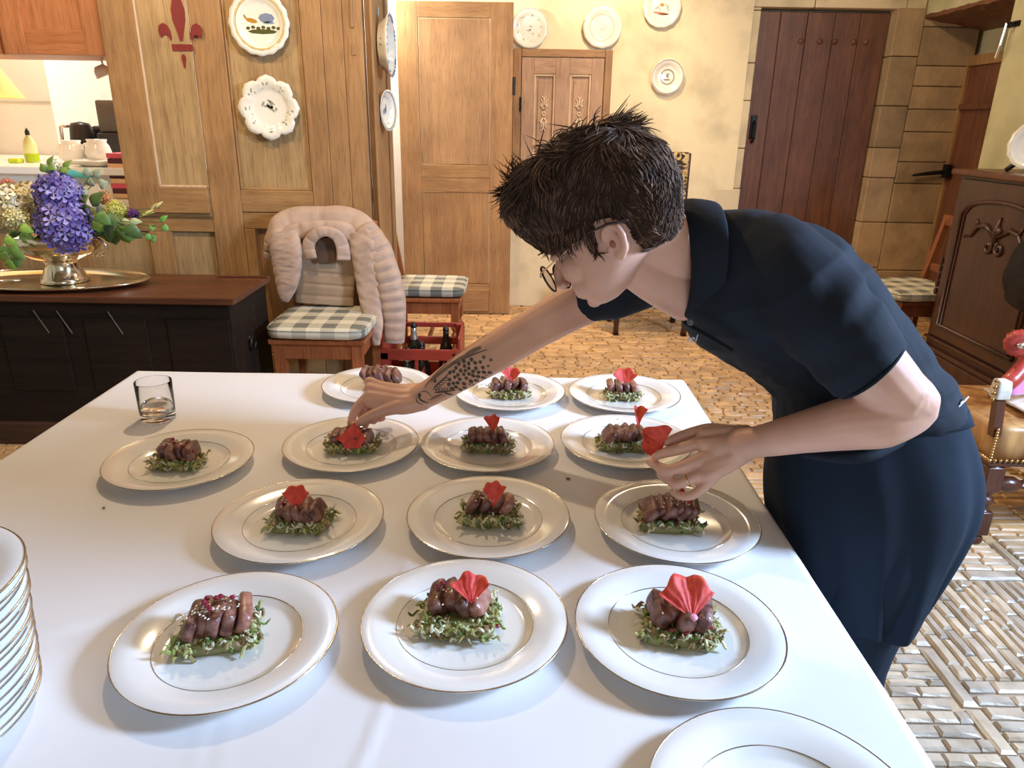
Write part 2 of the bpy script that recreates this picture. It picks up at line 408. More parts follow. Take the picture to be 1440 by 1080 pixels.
# right wall, with recess and its door
wr = empty_struct('wall_right')
XR = 2.95
mb = MB(); mb.box((XR, 1.65, 0), (XR + .35, 4.84, H0)); mb.box((XR, -2.6, 0), (XR + .35, .35, H0)); mb.box((XR, .35, 0), (XR + .35, 1.65, 1.4)); mb.box((XR, .35, 2.6), (XR + .35, 1.65, H0))
mb.box((XR, 4.84, 2.19), (XR + .45, FY + .01, H0)); ob('plaster', mb, PLASTER_R, wr)
mb = MB(); mb.grid(lambda u, v: V(XR - .002 + .46 * v, 4.82 + (FY - 4.82) * u, 2.185 - .075 * v + .012 * noise.noise(V(u * 9, v * 9, 2))), 18, 8)
ob('lintel', mb, BROWN2, wr, solid=.03)
ob('recess_back', MB().box((XR + .44, 4.84, 0), (XR + .6, FY + .1, H0)), PLASTER_R, wr)
rd_ = empty_struct('door_2', (3.36, 5.3, 0))
for i in range(4):
    y0 = 4.86 + i * .245; bx('plank', (3.33 + .003 * (i % 2), y0 + .0015, .02), (3.38, y0 + .2435, 1.86), BROWN2, rd_, bevel=.003)
bx('door_frame', (3.31, 4.84, 1.86), (3.39, FY, 1.93), OAKD, rd_); bx('door_frame', (3.31, FY - .03, 0), (3.39, FY + .0, 1.86), OAKD, rd_)
bx('batten', (3.30, 4.86, 1.56), (3.33, 5.82, 1.6), BROWN2, rd_)
o = ob('latch', MB().tube([(3.05, 5.80, 1.085), (3.16, 5.80, 1.10), (3.3, 5.8, 1.115)], [.006, .012, .014], flat=1.2).box((3.28, 5.75, 1.07), (3.31, 5.82, 1.17)), IRON, rd_)
t = thing('wall_hook', 'rusty iron bracket with a hanging bar on the green-cast wall beside the recess', 'hook', (XR, 4.8, 2.02))
ob('bracket', MB().box((XR - .012, 4.74, 2.0), (XR, 4.84, 2.03)).tube([(XR - .005, 4.77, 2.015), (XR - .06, 4.77, 2.02)], .006), IRON, t)
ob('hanging_bar', MB().tube([(XR - .05, 4.79, 2.02), (XR - .055, 4.80, 1.9), (XR - .055, 4.82, 1.83)], .0075, up=(1, 0, 0)), STEEL, t)
# window of the right wall (outside the frame, source of the daylight)
wd = empty_struct('window_1', (XR + .1, 1.6, 1.6))
for a, b in (((XR + .2, .35, 1.4), (XR + .26, .41, 2.6)), ((XR + .2, 1.59, 1.4), (XR + .26, 1.65, 2.6)), ((XR + .2, .41, 1.4), (XR + .26, 1.59, 1.46)), ((XR + .2, .41, 2.54), (XR + .26, 1.59, 2.6)), ((XR + .2, .98, 1.46), (XR + .26, 1.02, 2.54))):
    bx('window_frame', a, b, OAK, wd)
# left wall and the wall behind the camera with its doorway
ob('wall_left', MB().box((-3.9, -2.6, 0), (-3.6, 6.4, H0)), PLASTER, kind='structure')
mb = MB(); mb.box((-3.9, -2.9, 0), (-.45, -2.6, H0)); mb.box((1.45, -2.9, 0), (3.6, -2.6, H0)); mb.box((-.45, -2.9, 2.4), (1.45, -2.6, H0)); ob('wall_rear', mb, PLASTER, kind='structure')
# small painted cupboard door set into the far wall
cab = empty_struct('door_3', (.33, FY, 1.3))
Z0, Z1 = .75, 1.93
for a, b, m in (((-.03, FY - .03, Z0), (.03, FY, Z1), OAKD), ((.645, FY - .03, Z0), (.70, FY, Z1), OAKD), ((.03, FY - .03, Z1 - .055), (.645, FY, Z1), OAKDX), ((.03, FY - .03, Z0), (.645, FY, Z0 + .05), OAKDX)): bx('door_frame', a, b, m, cab, bevel=.006)
PINK = wood('pink_washed_wood', (.52, .33, .20), (.42, .25, .145), .5)
PINKX = wood('pink_washed_rail', (.52, .33, .20), (.42, .25, .145), .5, axis='x')
PALE = wood('pale_moulding', (.74, .55, .34), (.62, .44, .26), .5)
LT = mat('carved_ornament', (.74, .58, .38), .5)
for x0, x1 in ((.035, .125), (.285, .39), (.55, .64)): bx('stile', (x0, FY - .032, Z0 + .055), (x1, FY - .005, Z1 - .06), PINK, cab)
for z0, z1 in ((1.76, Z1 - .06), (Z0 + .055, .95)):
    for x0, x1 in ((.125, .285), (.39, .55)): bx('rail', (x0, FY - .032, z0), (x1, FY - .005, z1), PINKX, cab)
for x0, x1 in ((.125, .285), (.39, .55)):
    bx('panel', (x0, FY - .012, .95), (x1, FY - .004, 1.76), PINK, cab)
    for a, b in (((x0, .95), (x0 + .016, 1.76)), ((x1 - .016, .95), (x1, 1.76)), ((x0 + .016, 1.744), (x1 - .016, 1.76)), ((x0 + .016, .95), (x1 - .016, .966))):
        bx('moulding', (a[0], FY - .028, a[1]), (b[0], FY - .008, b[1]), PALE, cab, bevel=.005)
    bx('raised_field', (x0 + .03, FY - .02, 1.0), (x1 - .03, FY - .01, 1.72), PINK, cab, bevel=.008)
    cx = (x0 + x1) / 2; m = MB(); y = FY - .025
    for sg in (-1, 1):
        for zc, fl in ((1.56, 1), (1.41, -1)):
            pts = []
            for k in range(16):
                a = k / 15 * 1.55 * pi; r = .021 * (1 - k / 22)
                pts.append((cx + sg * (.018 + r * cos(a + .4) - .006), y, zc + fl * (.05 - .010 - (r * sin(a + .4)) - .05 * (1 - k / 15))))
            m.tube(pts, .0048, 6)
            m.tube([(cx + sg * .004, y, zc - fl * .045), (cx + sg * .022, y, zc - fl * .02), (cx + sg * .012, y, zc + fl * .01), (cx + sg * .026, y, zc + fl * .03)], [.006, .005, .005, .004], 6)
    m.tube([(cx + .011 * cos(a), y, 1.485 + .013 * sin(a)) for a in [k * pi / 5 for k in range(10)]], .005, 6, closed=True)
    ob('carving', m, LT, cab, smooth=True)
ob('hinge', MB().tube([(.03, FY - .035, 1.5), (.03, FY - .035, 1.6)], .008), IRON, cab)
# ---------------------------------------------------------------- wooden partition
PY = 3.8
part = empty_struct('wall_partition', (-1.2, PY, 0))
def pb(n, x0, x1, z0, z1, m, y0=0., y1=.05, bev=.004): return bx(n, (x0, PY + y0, z0), (x1, PY + y1, z1), m, part, bevel=bev)
TOP = H0
pb('post', -1.555, -1.40, 0, TOP, OAK, -.004, .06)
pb('board', -1.03, -.93, 0, TOP, OAK, -.002); pb('board', -.929, -.83, 0, TOP, OAK, .0); pb('board', -.829, -.735, 0, TOP, OAK, -.003, .055)
pb('rail', -1.40, -1.03, .965, 1.075, OAKX); pb('rail', -1.40, -1.03, .88, .962, OAKX, .001)
pb('panel', -1.40, -1.03, 1.07, TOP, OAKP, .018, .04)
pb('panel', -1.34, -1.03, .2, .88, OAK, .025, .045); pb('stile', -1.40, -1.345, .2, .88, OAK, .0); pb('rail', -1.40, -1.03, 0, .2, OAKX)
pb('bead', -1.398, -1.388, 1.075, TOP, OAK, .004, .02); pb('bead', -1.042, -1.032, 1.075, TOP, OAK, .004, .02); pb('bead', -1.388, -1.042, 1.075, 1.087, OAKX, .004, .02)
# below the hatch
pb('rail', -3.6, -1.555, .86, .935, OAKX); pb('panel', -3.6, -1.555, .2, .86, OAKP, .022, .045)
for x in (-3.2, -2.75, -2.27, -1.84): pb('stile', x - .06, x + .06, .2, .86, OAK)
pb('rail', -3.6, -1.555, 0, .2, OAKX); pb('sill', -3.6, -1.555, .935, .962, OAKX, -.012, .09, .006); pb('post', -3.6, -3.3, .96, 1.68, OAK)
# shutter leaf with the fleur-de-lis
sh = ob('shutter', MB().box((-1.965, PY - .028, .975), (-1.80, PY - .002, TOP)), OAK, part, bevel=.004)
bx('rail', (-1.965, PY - .027, .958), (-1.557, PY + .0, 1.085), OAKX, sh)
bx('panel', (-1.80, PY - .016, 1.085), (-1.66, PY - .004, TOP), OAKP, sh); bx('panel', (-1.66, PY - .0165, 1.085), (-1.553, PY - .004, TOP), OAKP, sh)
bx('bead', (-1.80, PY - .026, 1.085), (-1.789, PY - .012, TOP), PALE, sh); bx('bead', (-1.789, PY - .026, 1.085), (-1.56, PY - .012, 1.096), PALE, sh)
RED = mat('dark_red_paint', (.19, .014, .012), .55, var=.1)
fc = AD(253, 38, 3.9); t_ = (PY - .017) / fc.y; fx, fz = (CAM + (fc - CAM) * ((PY - .017) / fc.y)).x, (CAM + (fc - CAM) * ((PY - .017) / fc.y)).z
u = .0037
def leaf(pts): return [(fx + a * u, fz + b * u) for a, b in pts]
m = MB(); Mx = Matrix.Translation((0, PY - .0205, 0))
m.prism(leaf([(0, 38), (6, 30), (8.5, 20), (8, 8), (4, -6), (1.5, -16), (-1.5, -16), (-4, -6), (-8, 8), (-8.5, 20), (-6, 30)]), .0045, Mx)
for sg in (-1, 1): m.prism(leaf([(sg * a, b) for a, b in ((12, -13), (13, -4), (16, 2), (21, 4.5), (26, 2), (28, -4), (27, -9), (25, -13), (22, -10), (18, -9), (15, -13), (13.5, -16))]), .0045, Mx)
m.prism(leaf([(-13, -20), (13, -20), (13, -28), (-13, -28)]), .0045, Mx)
m.prism(leaf([(-1.5, -32), (1.5, -32), (3, -36), (.6, -48), (-.6, -48), (-2.6, -36)]), .0045, Mx)
ob('fleur_de_lis', m, RED, sh)
# cupboards over the hatch (warm lamp light painted in as orange)
ORW = wood('orange_varnished_wood', (.55, .22, .085), (.42, .15, .05), .4); ORX = wood('orange_varnished_rail', (.52, .20, .075), (.40, .14, .045), .4, axis='x')
cu = ob('overhead_cupboard', MB().box((-3.6, PY + .01, 1.69), (-1.965, PY + .35, TOP)), ORX, part, bevel=.004)
for x0, x1 in ((-3.0, -2.47), (-2.45, -1.97)):
    dd = bx('cupboard_door', (x0, PY - .004, 1.69), (x1, PY + .01, TOP), ORW, cu)
    for a, b in ((x0, x0 + .11), (x1 - .09, x1)): bx('stile', (a, PY - .014, 1.69), (b, PY - .003, TOP), ORW, dd)
    bx('rail', (x0 + .11, PY - .013, 1.69), (x1 - .09, PY - .003, 1.80), ORX, dd)
# return face
rt = MB().box((-.735, PY + .05, 0), (-.70, 4.28, TOP)); ob('return_board', rt, OAKD, part, bevel=.004)
bx('stile', (-.70, 4.2, 0), (-.688, 4.28, TOP), OAK, part); bx('stile', (-.70, PY - .003, 0), (-.688, PY + .09, TOP), OAK, part)
bx('hinge_strap', (-.79, PY - .012, 1.83), (-.775, PY - .002, 1.97), OAKD, part); bx('hinge_strap', (-.792, PY - .008, 1.71), (-.77, PY - .002, 1.76), OAKD, part)
bx('trim_post', (-.735, 4.28, 0), (-.70, 4.33, TOP), OAKD, part)
# kitchen: white walls and passage
mb = MB(); mb.box((-3.6, 5.85, 0), (-.867, 6.1, H0)); ob('wall_kitchen', mb, WHITE, kind='structure')
mb = MB(); mb.box((-3.6, 5.2, 0), (-3.12, 5.86, H0)); ob('wall_kitchen_pier', mb, TILE, kind='structure')
ob('trim_1', MB().box((-3.6, 5.19, 1.50), (-3.12, 5.2, 1.505)), mat('tile_joint', (.6, .58, .5), .8), kind='structure')
# open oak door in the middle
d4 = empty_struct('door_4', (-.45, 5.55, 0))
X0, X1, DY = -.838, -.03, 5.53
def db(n, x0, x1, z0, z1, m, y0=0, y1=.035, bev=.003): return bx(n, (x0, DY + y0, z0), (x1, DY + y1, z1), m, d4, bevel=bev)
db('stile', X0, -.69, .01, 2.19, OAKD); db('stile', -.19, X1, .01, 2.19, OAKD)
db('rail', -.69, -.19, 2.09, 2.19, OAKDX); db('rail', -.69, -.19, 1.03, 1.12, OAKDX); db('rail', -.69, -.19, .93, 1.027, OAKDX, .001); db('rail', -.69, -.19, .01, .24, OAKDX)
PD = wood('oak_door_panel', (.44, .255, .12), (.33, .185, .08), .5)
db('panel', -.685, -.195, 1.125, 2.085, PD, .006, .03); db('panel', -.685, -.195, .245, .925, OAKD, .006, .03)
bx('bottom_board', (-.45, DY - .012, .03), (-.19, DY, .2), OAKDX, d4)
ob('hinge', MB().tube([(X1 + .01, DY, 1.6), (X1 + .01, DY, 1.72)], .01), IRON, d4)
# ================================================================ wall plates
def scallop(r, th, k, amp, oct_=0): 
    return r * (1 + amp * cos(k * th) + oct_ * abs(sin(4 * (th + .39))))
def wall_plate(name, label, cat, cx, cz, rad, y, n=64, k=0, amp=0, oct_=0, depth=.022, deco=None, normal=(0, -1, 0), loc=None, group='faience plates on the walls', ring=None, rough=FAIENCE):
    L_ = V(*loc) if loc else V(cx, y, cz)
    t = thing(name, label, cat, L_, group)
    M = xf(L_, normal)
    prof = [(.0, .004), (.55, .004), (.66, .008), (.72, .016), (.86, .019), (1, .024), (1, .021), (.7, .010), (.5, -.003), (.0, -.003)]
    m = MB(); rs_ = []
    for r, z in prof:
        rs_.append([M @ V(rad * r * (1 if r < .6 else scallop(1, 2 * pi * q / n, k, amp * (r - .5) * 2, oct_ * (r - .5) * 2)) * cos(2 * pi * q / n), rad * r * (1 if r < .6 else scallop(1, 2 * pi * q / n, k, amp * (r - .5) * 2, oct_ * (r - .5) * 2)) * sin(2 * pi * q / n), z * depth / .022) for q in range(n)])
    m.rings(rs_, None, False); ob('plate_body', m, rough, t, smooth=True)
    def blob(mm, x, z, a, b, ang=0, h=.0008, zz=None):
        r_ = math.hypot(x, z); zz = zz if zz is not None else (.0045 if r_ < .55 else .0045 + (r_ - .55) * .042) * depth / .022
        pts = []
        for dz in (-.0006, h):
            pts.append([M @ V(rad * (x + a * cos(q) * cos(ang) - b * sin(q) * sin(ang)), rad * (z + a * cos(q) * sin(ang) + b * sin(q) * cos(ang)), zz + dz) for q in [i * pi / 4 for i in range(8)]])
        mm.rings(pts)
    if ring:
        for rr, w, mt in ring:
            mm = MB(); zz = (.0045 if rr < .55 else .0045 + (rr - .55) * .042) * depth / .022
            mm.tube([M @ V(rad * rr * cos(a), rad * rr * sin(a), zz + .001) for a in [q * 2 * pi / 48 for q in range(48)]], w, 6, closed=True)
            ob('painted_band', mm, mt, t, smooth=True)
    if deco: deco(t, blob)
    return t
def sprigs(mt, n, r0, seed, size=.05, centre=None, mid=6):
    def f(t, blob):
        rd = random.Random(seed); m = MB()
        for i in range(n):
            a = 2 * pi * i / n + rd.uniform(-.1, .1)
            for k in range(3):
                aa = a + rd.uniform(-.12, .12); r = r0 + rd.uniform(-.07, .08)
                blob(m, r * cos(aa), r * sin(aa), size * rd.uniform(.4, 1), size * .35, rd.uniform(0, 3))
        for i in range(mid):
            blob(m, rd.gauss(0, .12), rd.gauss(0, .12), size * rd.uniform(.7, 1.3), size * .4, rd.uniform(0, 3))
        ob('painted_sprigs', m, mt, t, kind='stuff')
    return f
def cart(t, blob):
    m = MB(); blob(m, -.28, .08, .2, .07, -.2); blob(m, -.50, .2, .1, .035, -1.0); ob('painted_figure', m, mat('ochre_paint', (.5, .25, .03), .3), t)
    m = MB(); blob(m, .22, .16, .27, .15); blob(m, .28, .02, .2, .04); ob('painted_cart', m, FBLUE, t)
    m = MB(); blob(m, .06, -.25, .5, .075); [blob(m, -.42 + .17 * i, -.15 + .03 * (i % 2), .07, .05) for i in range(7)]; ob('painted_ground', m, mat('dark_olive_paint', (.09, .09, .02), .3), t)
wall_plate('wall_plate', 'round plate with yellow rim band and a painted cart, hung on the wooden partition', 'plate', -1.217, 1.842, .142, 3.80, k=16, amp=.02, deco=cart, ring=[(.80, .0035, FYEL), (.84, .0015, FBROWN)])
wall_plate('wall_plate', 'eight-lobed white plate with grey flower sprigs, hung below the cart plate on the partition', 'plate', -1.208, 1.468, .130, 3.80, oct_=.15, k=40, amp=.02, deco=sprigs(FGREY, 16, .80, 3, .10, mid=12))
wall_plate('wall_plate', 'plate partly hidden behind the open oak door, blue and brown sprigs', 'plate', .085, 2.065, .135, FY - .01, deco=sprigs(FBLUE, 9, .68, 5, .06), k=10, amp=.006, ring=[(.96, .0015, FGREY), (.78, .0012, FBROWN)])
wall_plate('wall_plate', 'brightly lit white plate above the right edge of the small cupboard door', 'plate', .612, 2.078, .139, FY - .01, deco=sprigs(mat('pale_blue_paint', (.5, .5, .5), .3), 8, .75, 8, .05), k=12, amp=.01, ring=[(.62, .001, mat('pale_brown_paint', (.6, .5, .42), .3))])
def bird(t, blob):
    m = MB(); blob(m, 0, .12, .12, .09); ob('painted_bird', m, mat('orange_paint', (.6, .25, .03), .3), t)
    m = MB(); blob(m, -.03, -.28, .45, .06, -.1); blob(m, .1, -.34, .3, .04); ob('painted_ground', m, mat('rust_paint', (.42, .2, .1), .3), t)
    m = MB(); [blob(m, x, z, .1, .03, a) for x, z, a in ((-.3, -.05, .8), (-.2, 0, 1.2), (.3, 0, .6), (.35, -.12, 2.2), (.25, .1, 2.6), (-.1, -.1, 1.8))]; ob('painted_leaves', m, FGREY, t)
wall_plate('wall_plate', 'plate with an orange bird over rust ground, cut by the top of the picture', 'plate', 1.034, 2.215, .135, FY - .01, deco=bird, k=14, amp=.012)
def small(t, blob):
    m = MB(); blob(m, 0, .05, .07, .12, .4); blob(m, .05, .15, .05, .06); ob('painted_figure', m, FBLUE, t)
    m = MB(); blob(m, -.02, -.16, .22, .05); ob('painted_ground', m, FBROWN, t)
wall_plate('wall_plate', 'chipped small plate with purple-brown rim, lowest of the plates on the stone wall', 'plate', 1.113, 1.755, .124, FY - .01, deco=small, k=9, amp=.012, ring=[(.93, .003, mat('manganese_paint', (.42, .28, .24), .3)), (.42, .0015, FBROWN), (.38, .0012, FBROWN)], rough=FAIENCE)
# bowl and small plate seen edge-on on the return face
t = thing('wall_bowl', 'deep faience bowl with blue painted border hung edge-on beside the white gap', 'bowl', (-.688, 3.97, 1.77), 'faience plates on the walls')
M = xf((-.688, 3.96, 1.77), (1, 0, 0)); m = MB(); rr = []
for r, z in ((0, .0), (.07, .0), (.11, .012), (.125, .05), (.145, .062), (.147, .058), (.128, .046), (.112, .018), (.07, .008), (0, .008)):
    rr.append([M @ V(r * (1 + .03 * cos(12 * a) * (r > .12)) * cos(a), r * (1 + .03 * cos(12 * a) * (r > .12)) * sin(a), z) for a in [q * 2 * pi / 48 for q in range(48)]])
m.rings(rr, None, False); ob('bowl_body', m, FAIENCE, t, smooth=True)
m = MB(); rd = random.Random(4)
for i in range(40):
    a = rd.uniform(0, 2 * pi); m.ell(M @ V(.138 * cos(a), .138 * sin(a), .061), (.004, .004, .006), nu=6, nv=4)
    if i % 3 == 0: z = rd.uniform(.02, .045); r = .115 + (z - .012) * .3; m.ell(M @ V((r + .002) * cos(a), (r + .002) * sin(a), z), .0035, nu=6, nv=4)
ob('painted_border', m, FBLUE, t, kind='stuff')
ob('hanger', MB().tube([M @ V(0, .11, .0), M @ V(0, .17, .004)], .004), STEEL, t)
wall_plate('wall_plate', 'small blue and white plate hung edge-on below the bowl beside the white gap', 'plate', 0, 0, .10, 0, loc=(-.688, 4.0, 1.468), normal=(.97, -.25, 0), deco=sprigs(FBLUE, 12, .75, 6, .09, mid=14), ring=[(.9, .003, FBLUE)], depth=.03)
# ================================================================ TABLE
TX0, TX1, TY0, TY1, TZ = -1.05, .478, .28, 1.915, .75
t = thing('dining_table', 'long dining table hidden under the white cloth, only its legs below the hem', 'table', ((TX0 + TX1) / 2, (TY0 + TY1) / 2, 0))
bx('tabletop', (TX0 + .01, TY0 + .01, TZ - .04), (TX1 - .01, TY1 - .01, TZ - .006), OAKX, t)
for x in (TX0 + .07, TX1 - .07):
    for y in (TY0 + .07, TY1 - .07): bx('leg', (x - .035, y - .035, 0), (x + .035, y + .035, TZ - .04), OAK, t)
def edge_fold(p): return .012 * sin(p * 19) + .008 * sin(p * 43 + 1)
def cloth():
    m = MB(); N = 150; Mm = 160; D = .30; top = []
    xs_ = []; ys_ = []
    def fn(u, v):
        # u,v in 0..1 over cloth including drop
        w = (TX1 - TX0) + 2 * D; h = (TY1 - TY0) + 2 * D
        a = TX0 - D + u * w; b = TY0 - D + v * h
        dx = max(TX0 - a, a - TX1, 0); dy = max(TY0 - b, b - TY1, 0)
        x = min(max(a, TX0), TX1); y = min(max(b, TY0), TY1)
        z = TZ
        if dx == 0 and dy == 0:
            z += .0012 * noise.noise(V(x * 3, y * 3, 0)) + .0022 * math.exp(-((x + .175 + .03 * sin(y * 6)) / .006) ** 2) * (1 if y < 1.15 else 0)
            z += .0025 * math.exp(-((x + .30 + .22 * (y - .55)) / .006) ** 2) * max(0, 1 - y / .85) + .002 * math.exp(-((x + .33 + .22 * (y - .55)) / .006) ** 2) * max(0, 1 - y / .85)
            z += .003 * math.exp(-((y - .88 - .35 * (x + .5)) / .02) ** 2) * math.exp(-((x + .5) / .12) ** 2) + .0016 * noise.noise(V(x * 9, y * 9, 4)) * max(0, 1.1 - y)
            return V(x, y, max(z, TZ - .001))
        d = max(dx, dy); z = TZ - (d * .98); k = d / D
        s = y if dx >= dy else x; o_ = edge_fold(s) * k + .012 * k + .004
        if dx >= dy: x += (-1 if a < TX0 else 1) * o_; y += (dy * .4) * (-1 if b < TY0 else 1)
        else: y += (-1 if b < TY0 else 1) * o_; x += (dx * .4) * (-1 if a < TX0 else 1)
        return V(x, y, z)
    return MB().grid(fn, 260, 260)
tc_ = ob('tablecloth', cloth(), CLOTH, None, smooth=True, solid=.0012)
tag(tc_, 'white linen cloth spread over the table and hanging down its sides', 'tablecloth')
# ================================================================ PLATES
def make_plate(loc, label, group):
    t = thing('dinner_plate', label, 'plate', loc, group)
    prof = [(.001, .0035), (.072, .0035), (.074, 0), (.079, 0), (.081, .004), (.098, .010), (.1425, .0195), (.1427, .0205), (.1415, .0212), (.12, .0175), (.098, .0132), (.0935, .0115), (.087, .0075), (.079, .0058), (.001, .0055)]
    o = ob('plate_body', MB().lathe(prof, 72), PORC, None, smooth=True); o.parent = t
    o = ob('rim_band', MB().lathe([(.1428, .0198), (.1432, .0206), (.1425, .0213), (.1412, .0214), (.141, .0211)], 72), SILVB, None, smooth=True); o.parent = t
    o = ob('inner_band', MB().lathe([(.0955, .0122), (.0953, .0128), (.0946, .0125), (.0944, .012)], 72), SILVB, None, smooth=True); o.parent = t
    return t
PL = [('B', -.060, .839, 'middle plate of the nearest row, holding thick-cut meat under a ruffled red petal'),
      ('A', -.373, .796, 'leftmost plate of the nearest row, its food without a petal'),
      ('C', .235, .832, 'rightmost plate of the nearest full row, with the biggest open red petal'),
      ('D', -.363, 1.101, 'left plate of the second row, with a bright green leek end showing'),
      ('E', -.038, 1.125, 'middle plate of the second row, upright slice beside a tall red petal'),
      ('F', .292, 1.12, 'right plate of the second row, under the hand with the ring'),
      ('G', -.67, 1.328, 'plate standing alone at the left below the water glass'),
      ('H', -.341, 1.416, 'plate that the tattooed arm is reaching down to'),
      ('I', -.050, 1.427, 'middle plate of the third row, food with a narrow upright petal'),
      ('J', .251, 1.453, 'right plate of the third row, partly behind the hand with the ring'),
      ('K', -.352, 1.786, 'plate in the far row behind the tattooed wrist, food without a petal'),
      ('L', -.006, 1.753, 'middle plate of the far row beside the tattooed forearm'),
      ('M', .289, 1.752, 'right plate of the far row near the table corner'),
      ('N', .285, .538, 'empty plate cut off by the bottom edge of the picture')]
P0 = None; GP = 'thin-banded white dinner plates laid out on the cloth'
for n, x, y, lab in PL:
    if P0 is None: P0 = make_plate((x, y, TZ + .0015), lab, GP)
    else: dup(P0, (x, y, TZ + .0015), 0, lab, GP)
ORD = ['topmost', 'second', 'third', 'fourth', 'fifth', 'sixth', 'seventh', 'eighth', 'ninth', 'tenth', 'eleventh', 'twelfth', 'thirteenth', 'fourteenth', 'fifteenth', 'sixteenth']
NS = 16; SX, SY = -.698, .645
for k in range(NS):
    j = NS - 1 - k
    dup(P0, (SX + .002 * sin(k * 2.3), SY + .002 * cos(k * 1.7) + .0014 * k, TZ + .0015 + k * .0104), k * .7,
        ('topmost plate of the tall stack at the left edge of the table' if j == 0 else 'lowest plate of the tall stack at the left edge of the table' if k == 0 else ORD[j] + ' plate from the top of the tall stack at the left table edge'), 'plates stacked at the left edge of the table')
# ================================================================ FOOD
MEAT = mat('seared_meat', (.27, .125, .095), .36, col2=(.10, .028, .02), scale=60, detail=6, bump=.9, bscale=170, dist=.003, coat=.18, ramp=(.42, .62))
MEATP = mat('pink_meat', (.42, .19, .14), .35, col2=(.25, .09, .06), scale=120, bump=.4, bscale=260, dist=.001, coat=.3)
VEG = mat('shredded_leek', (1, 1, 1), .42, attr=True, var=.12, scale=60, sub=.15)
SEED = mat('sesame_seed', (.85, .72, .48), .45, var=.1); SEEDW = mat('white_sesame', (.9, .86, .74), .45, var=.05)
BERRY = mat('pomegranate_red', (.30, .012, .04), .15, var=.2, coat=.5)
PETM = mat('red_petal', (.80, .075, .055), .6, col2=(.58, .03, .025), scale=60, var=.1, sub=.2, bump=.3, bscale=200)
def veg_mesh(seed, w, d, kind):
    rd = random.Random(seed); m = MB()
    pals = {'pale': [(.52, .50, .22), (.70, .66, .42), (.42, .42, .15), (.34, .28, .11), (.78, .74, .55), (.26, .16, .07)], 'green': [(.14, .24, .05), (.26, .36, .08), (.34, .40, .12), (.08, .13, .03), (.20, .20, .07)]}
    n = 150 if kind == 'pale' else 60
    for i in range(n):
        x, y = rd.uniform(-w, w) / 2 * .93, rd.uniform(-d, d) / 2 * .93
        if rd.random() < .35: 
            if rd.random() < .5: y = -d / 2 * rd.uniform(.8, 1.02)
            else: x = rd.choice((-1, 1)) * w / 2 * rd.uniform(.8, 1.0)
        z = rd.uniform(.004, .0165); a = rd.uniform(0, 2 * pi); l = rd.uniform(.008, .021); cu = rd.uniform(-1.6, 1.6)
        pts = []; px, py, aa = x, y, a
        for k in range(6):
            pts.append((px, py, z + .003 * sin(k * 1.2 + i))); px += l / 6 * cos(aa); py += l / 6 * sin(aa); aa += cu / 5
        m.tube(pts, [.0008, .0018, .0021, .0021, .0018, .0008], 5, col=rd.choice(pals[kind]), flat=rd.uniform(.4, 1))
    if kind == 'pale':
        for i in range(4):
            cx, cy = rd.uniform(-w, w) * .45, -d / 2 * rd.uniform(.7, 1)
            m.tube([(cx + .004 * cos(q), cy + .0045 * sin(q), .013 + .001 * sin(q * 2)) for q in [j * pi / 5 for j in range(10)]], .0011, 5, col=(.72, .74, .48), closed=True)
    else:
        m.rings([[V(w * .48 * s_ * abs(cos(q)) ** .35 * (1 if cos(q) > 0 else -1), d * .47 * s_ * abs(sin(q)) ** .35 * (1 if sin(q) > 0 else -1), z_ + .0015 * noise.noise(V(cos(q) * 4, sin(q) * 4, z_ * 300 + seed))) for q in [k_ * pi / 14 for k_ in range(28)]] for z_, s_ in ((0, .96), (.004, 1), (.009, .99), (.0125, .9), (.013, .5))], col=(.30, .28, .11))
    return m
def slice_mb(L, T, Hh, seed, round_=.5):
    rd = random.Random(seed); m = MB(); rr = []
    n = 18; ty, tz, sk = rd.uniform(.86, 1.12), rd.uniform(.82, 1.12), rd.uniform(-.18, .18)
    for j in range(7):
        f = (-1, -.94, -.76, 0, .76, .94, 1)[j]; sc_ = (.68, .88, .99, 1.03, .99, .88, .68)[j]; row = []
        for i in range(n):
            a = 2 * pi * i / n; ca, sa = cos(a), sin(a)
            e = .48; x = (abs(ca) ** e) * (1 if ca > 0 else -1) * L / 2; z = (abs(sa) ** e) * (1 if sa > 0 else -1) * Hh / 2
            q = 1 + .10 * noise.noise(V(ca * 1.7, sa * 1.7, seed * 3.3 + f * .6)); x *= ty * (1 + sk * sa * .5); z *= tz
            row.append(V(T / 2 * f + .0008 * noise.noise(V(ca * 3, sa * 3, seed * 2.1)), x * sc_ * q, z * sc_ * q))
        rr.append(row)
    m.rings(rr); return m
_sm = [slice_mb(.040, .012, .026, k).v for k in range(5)]
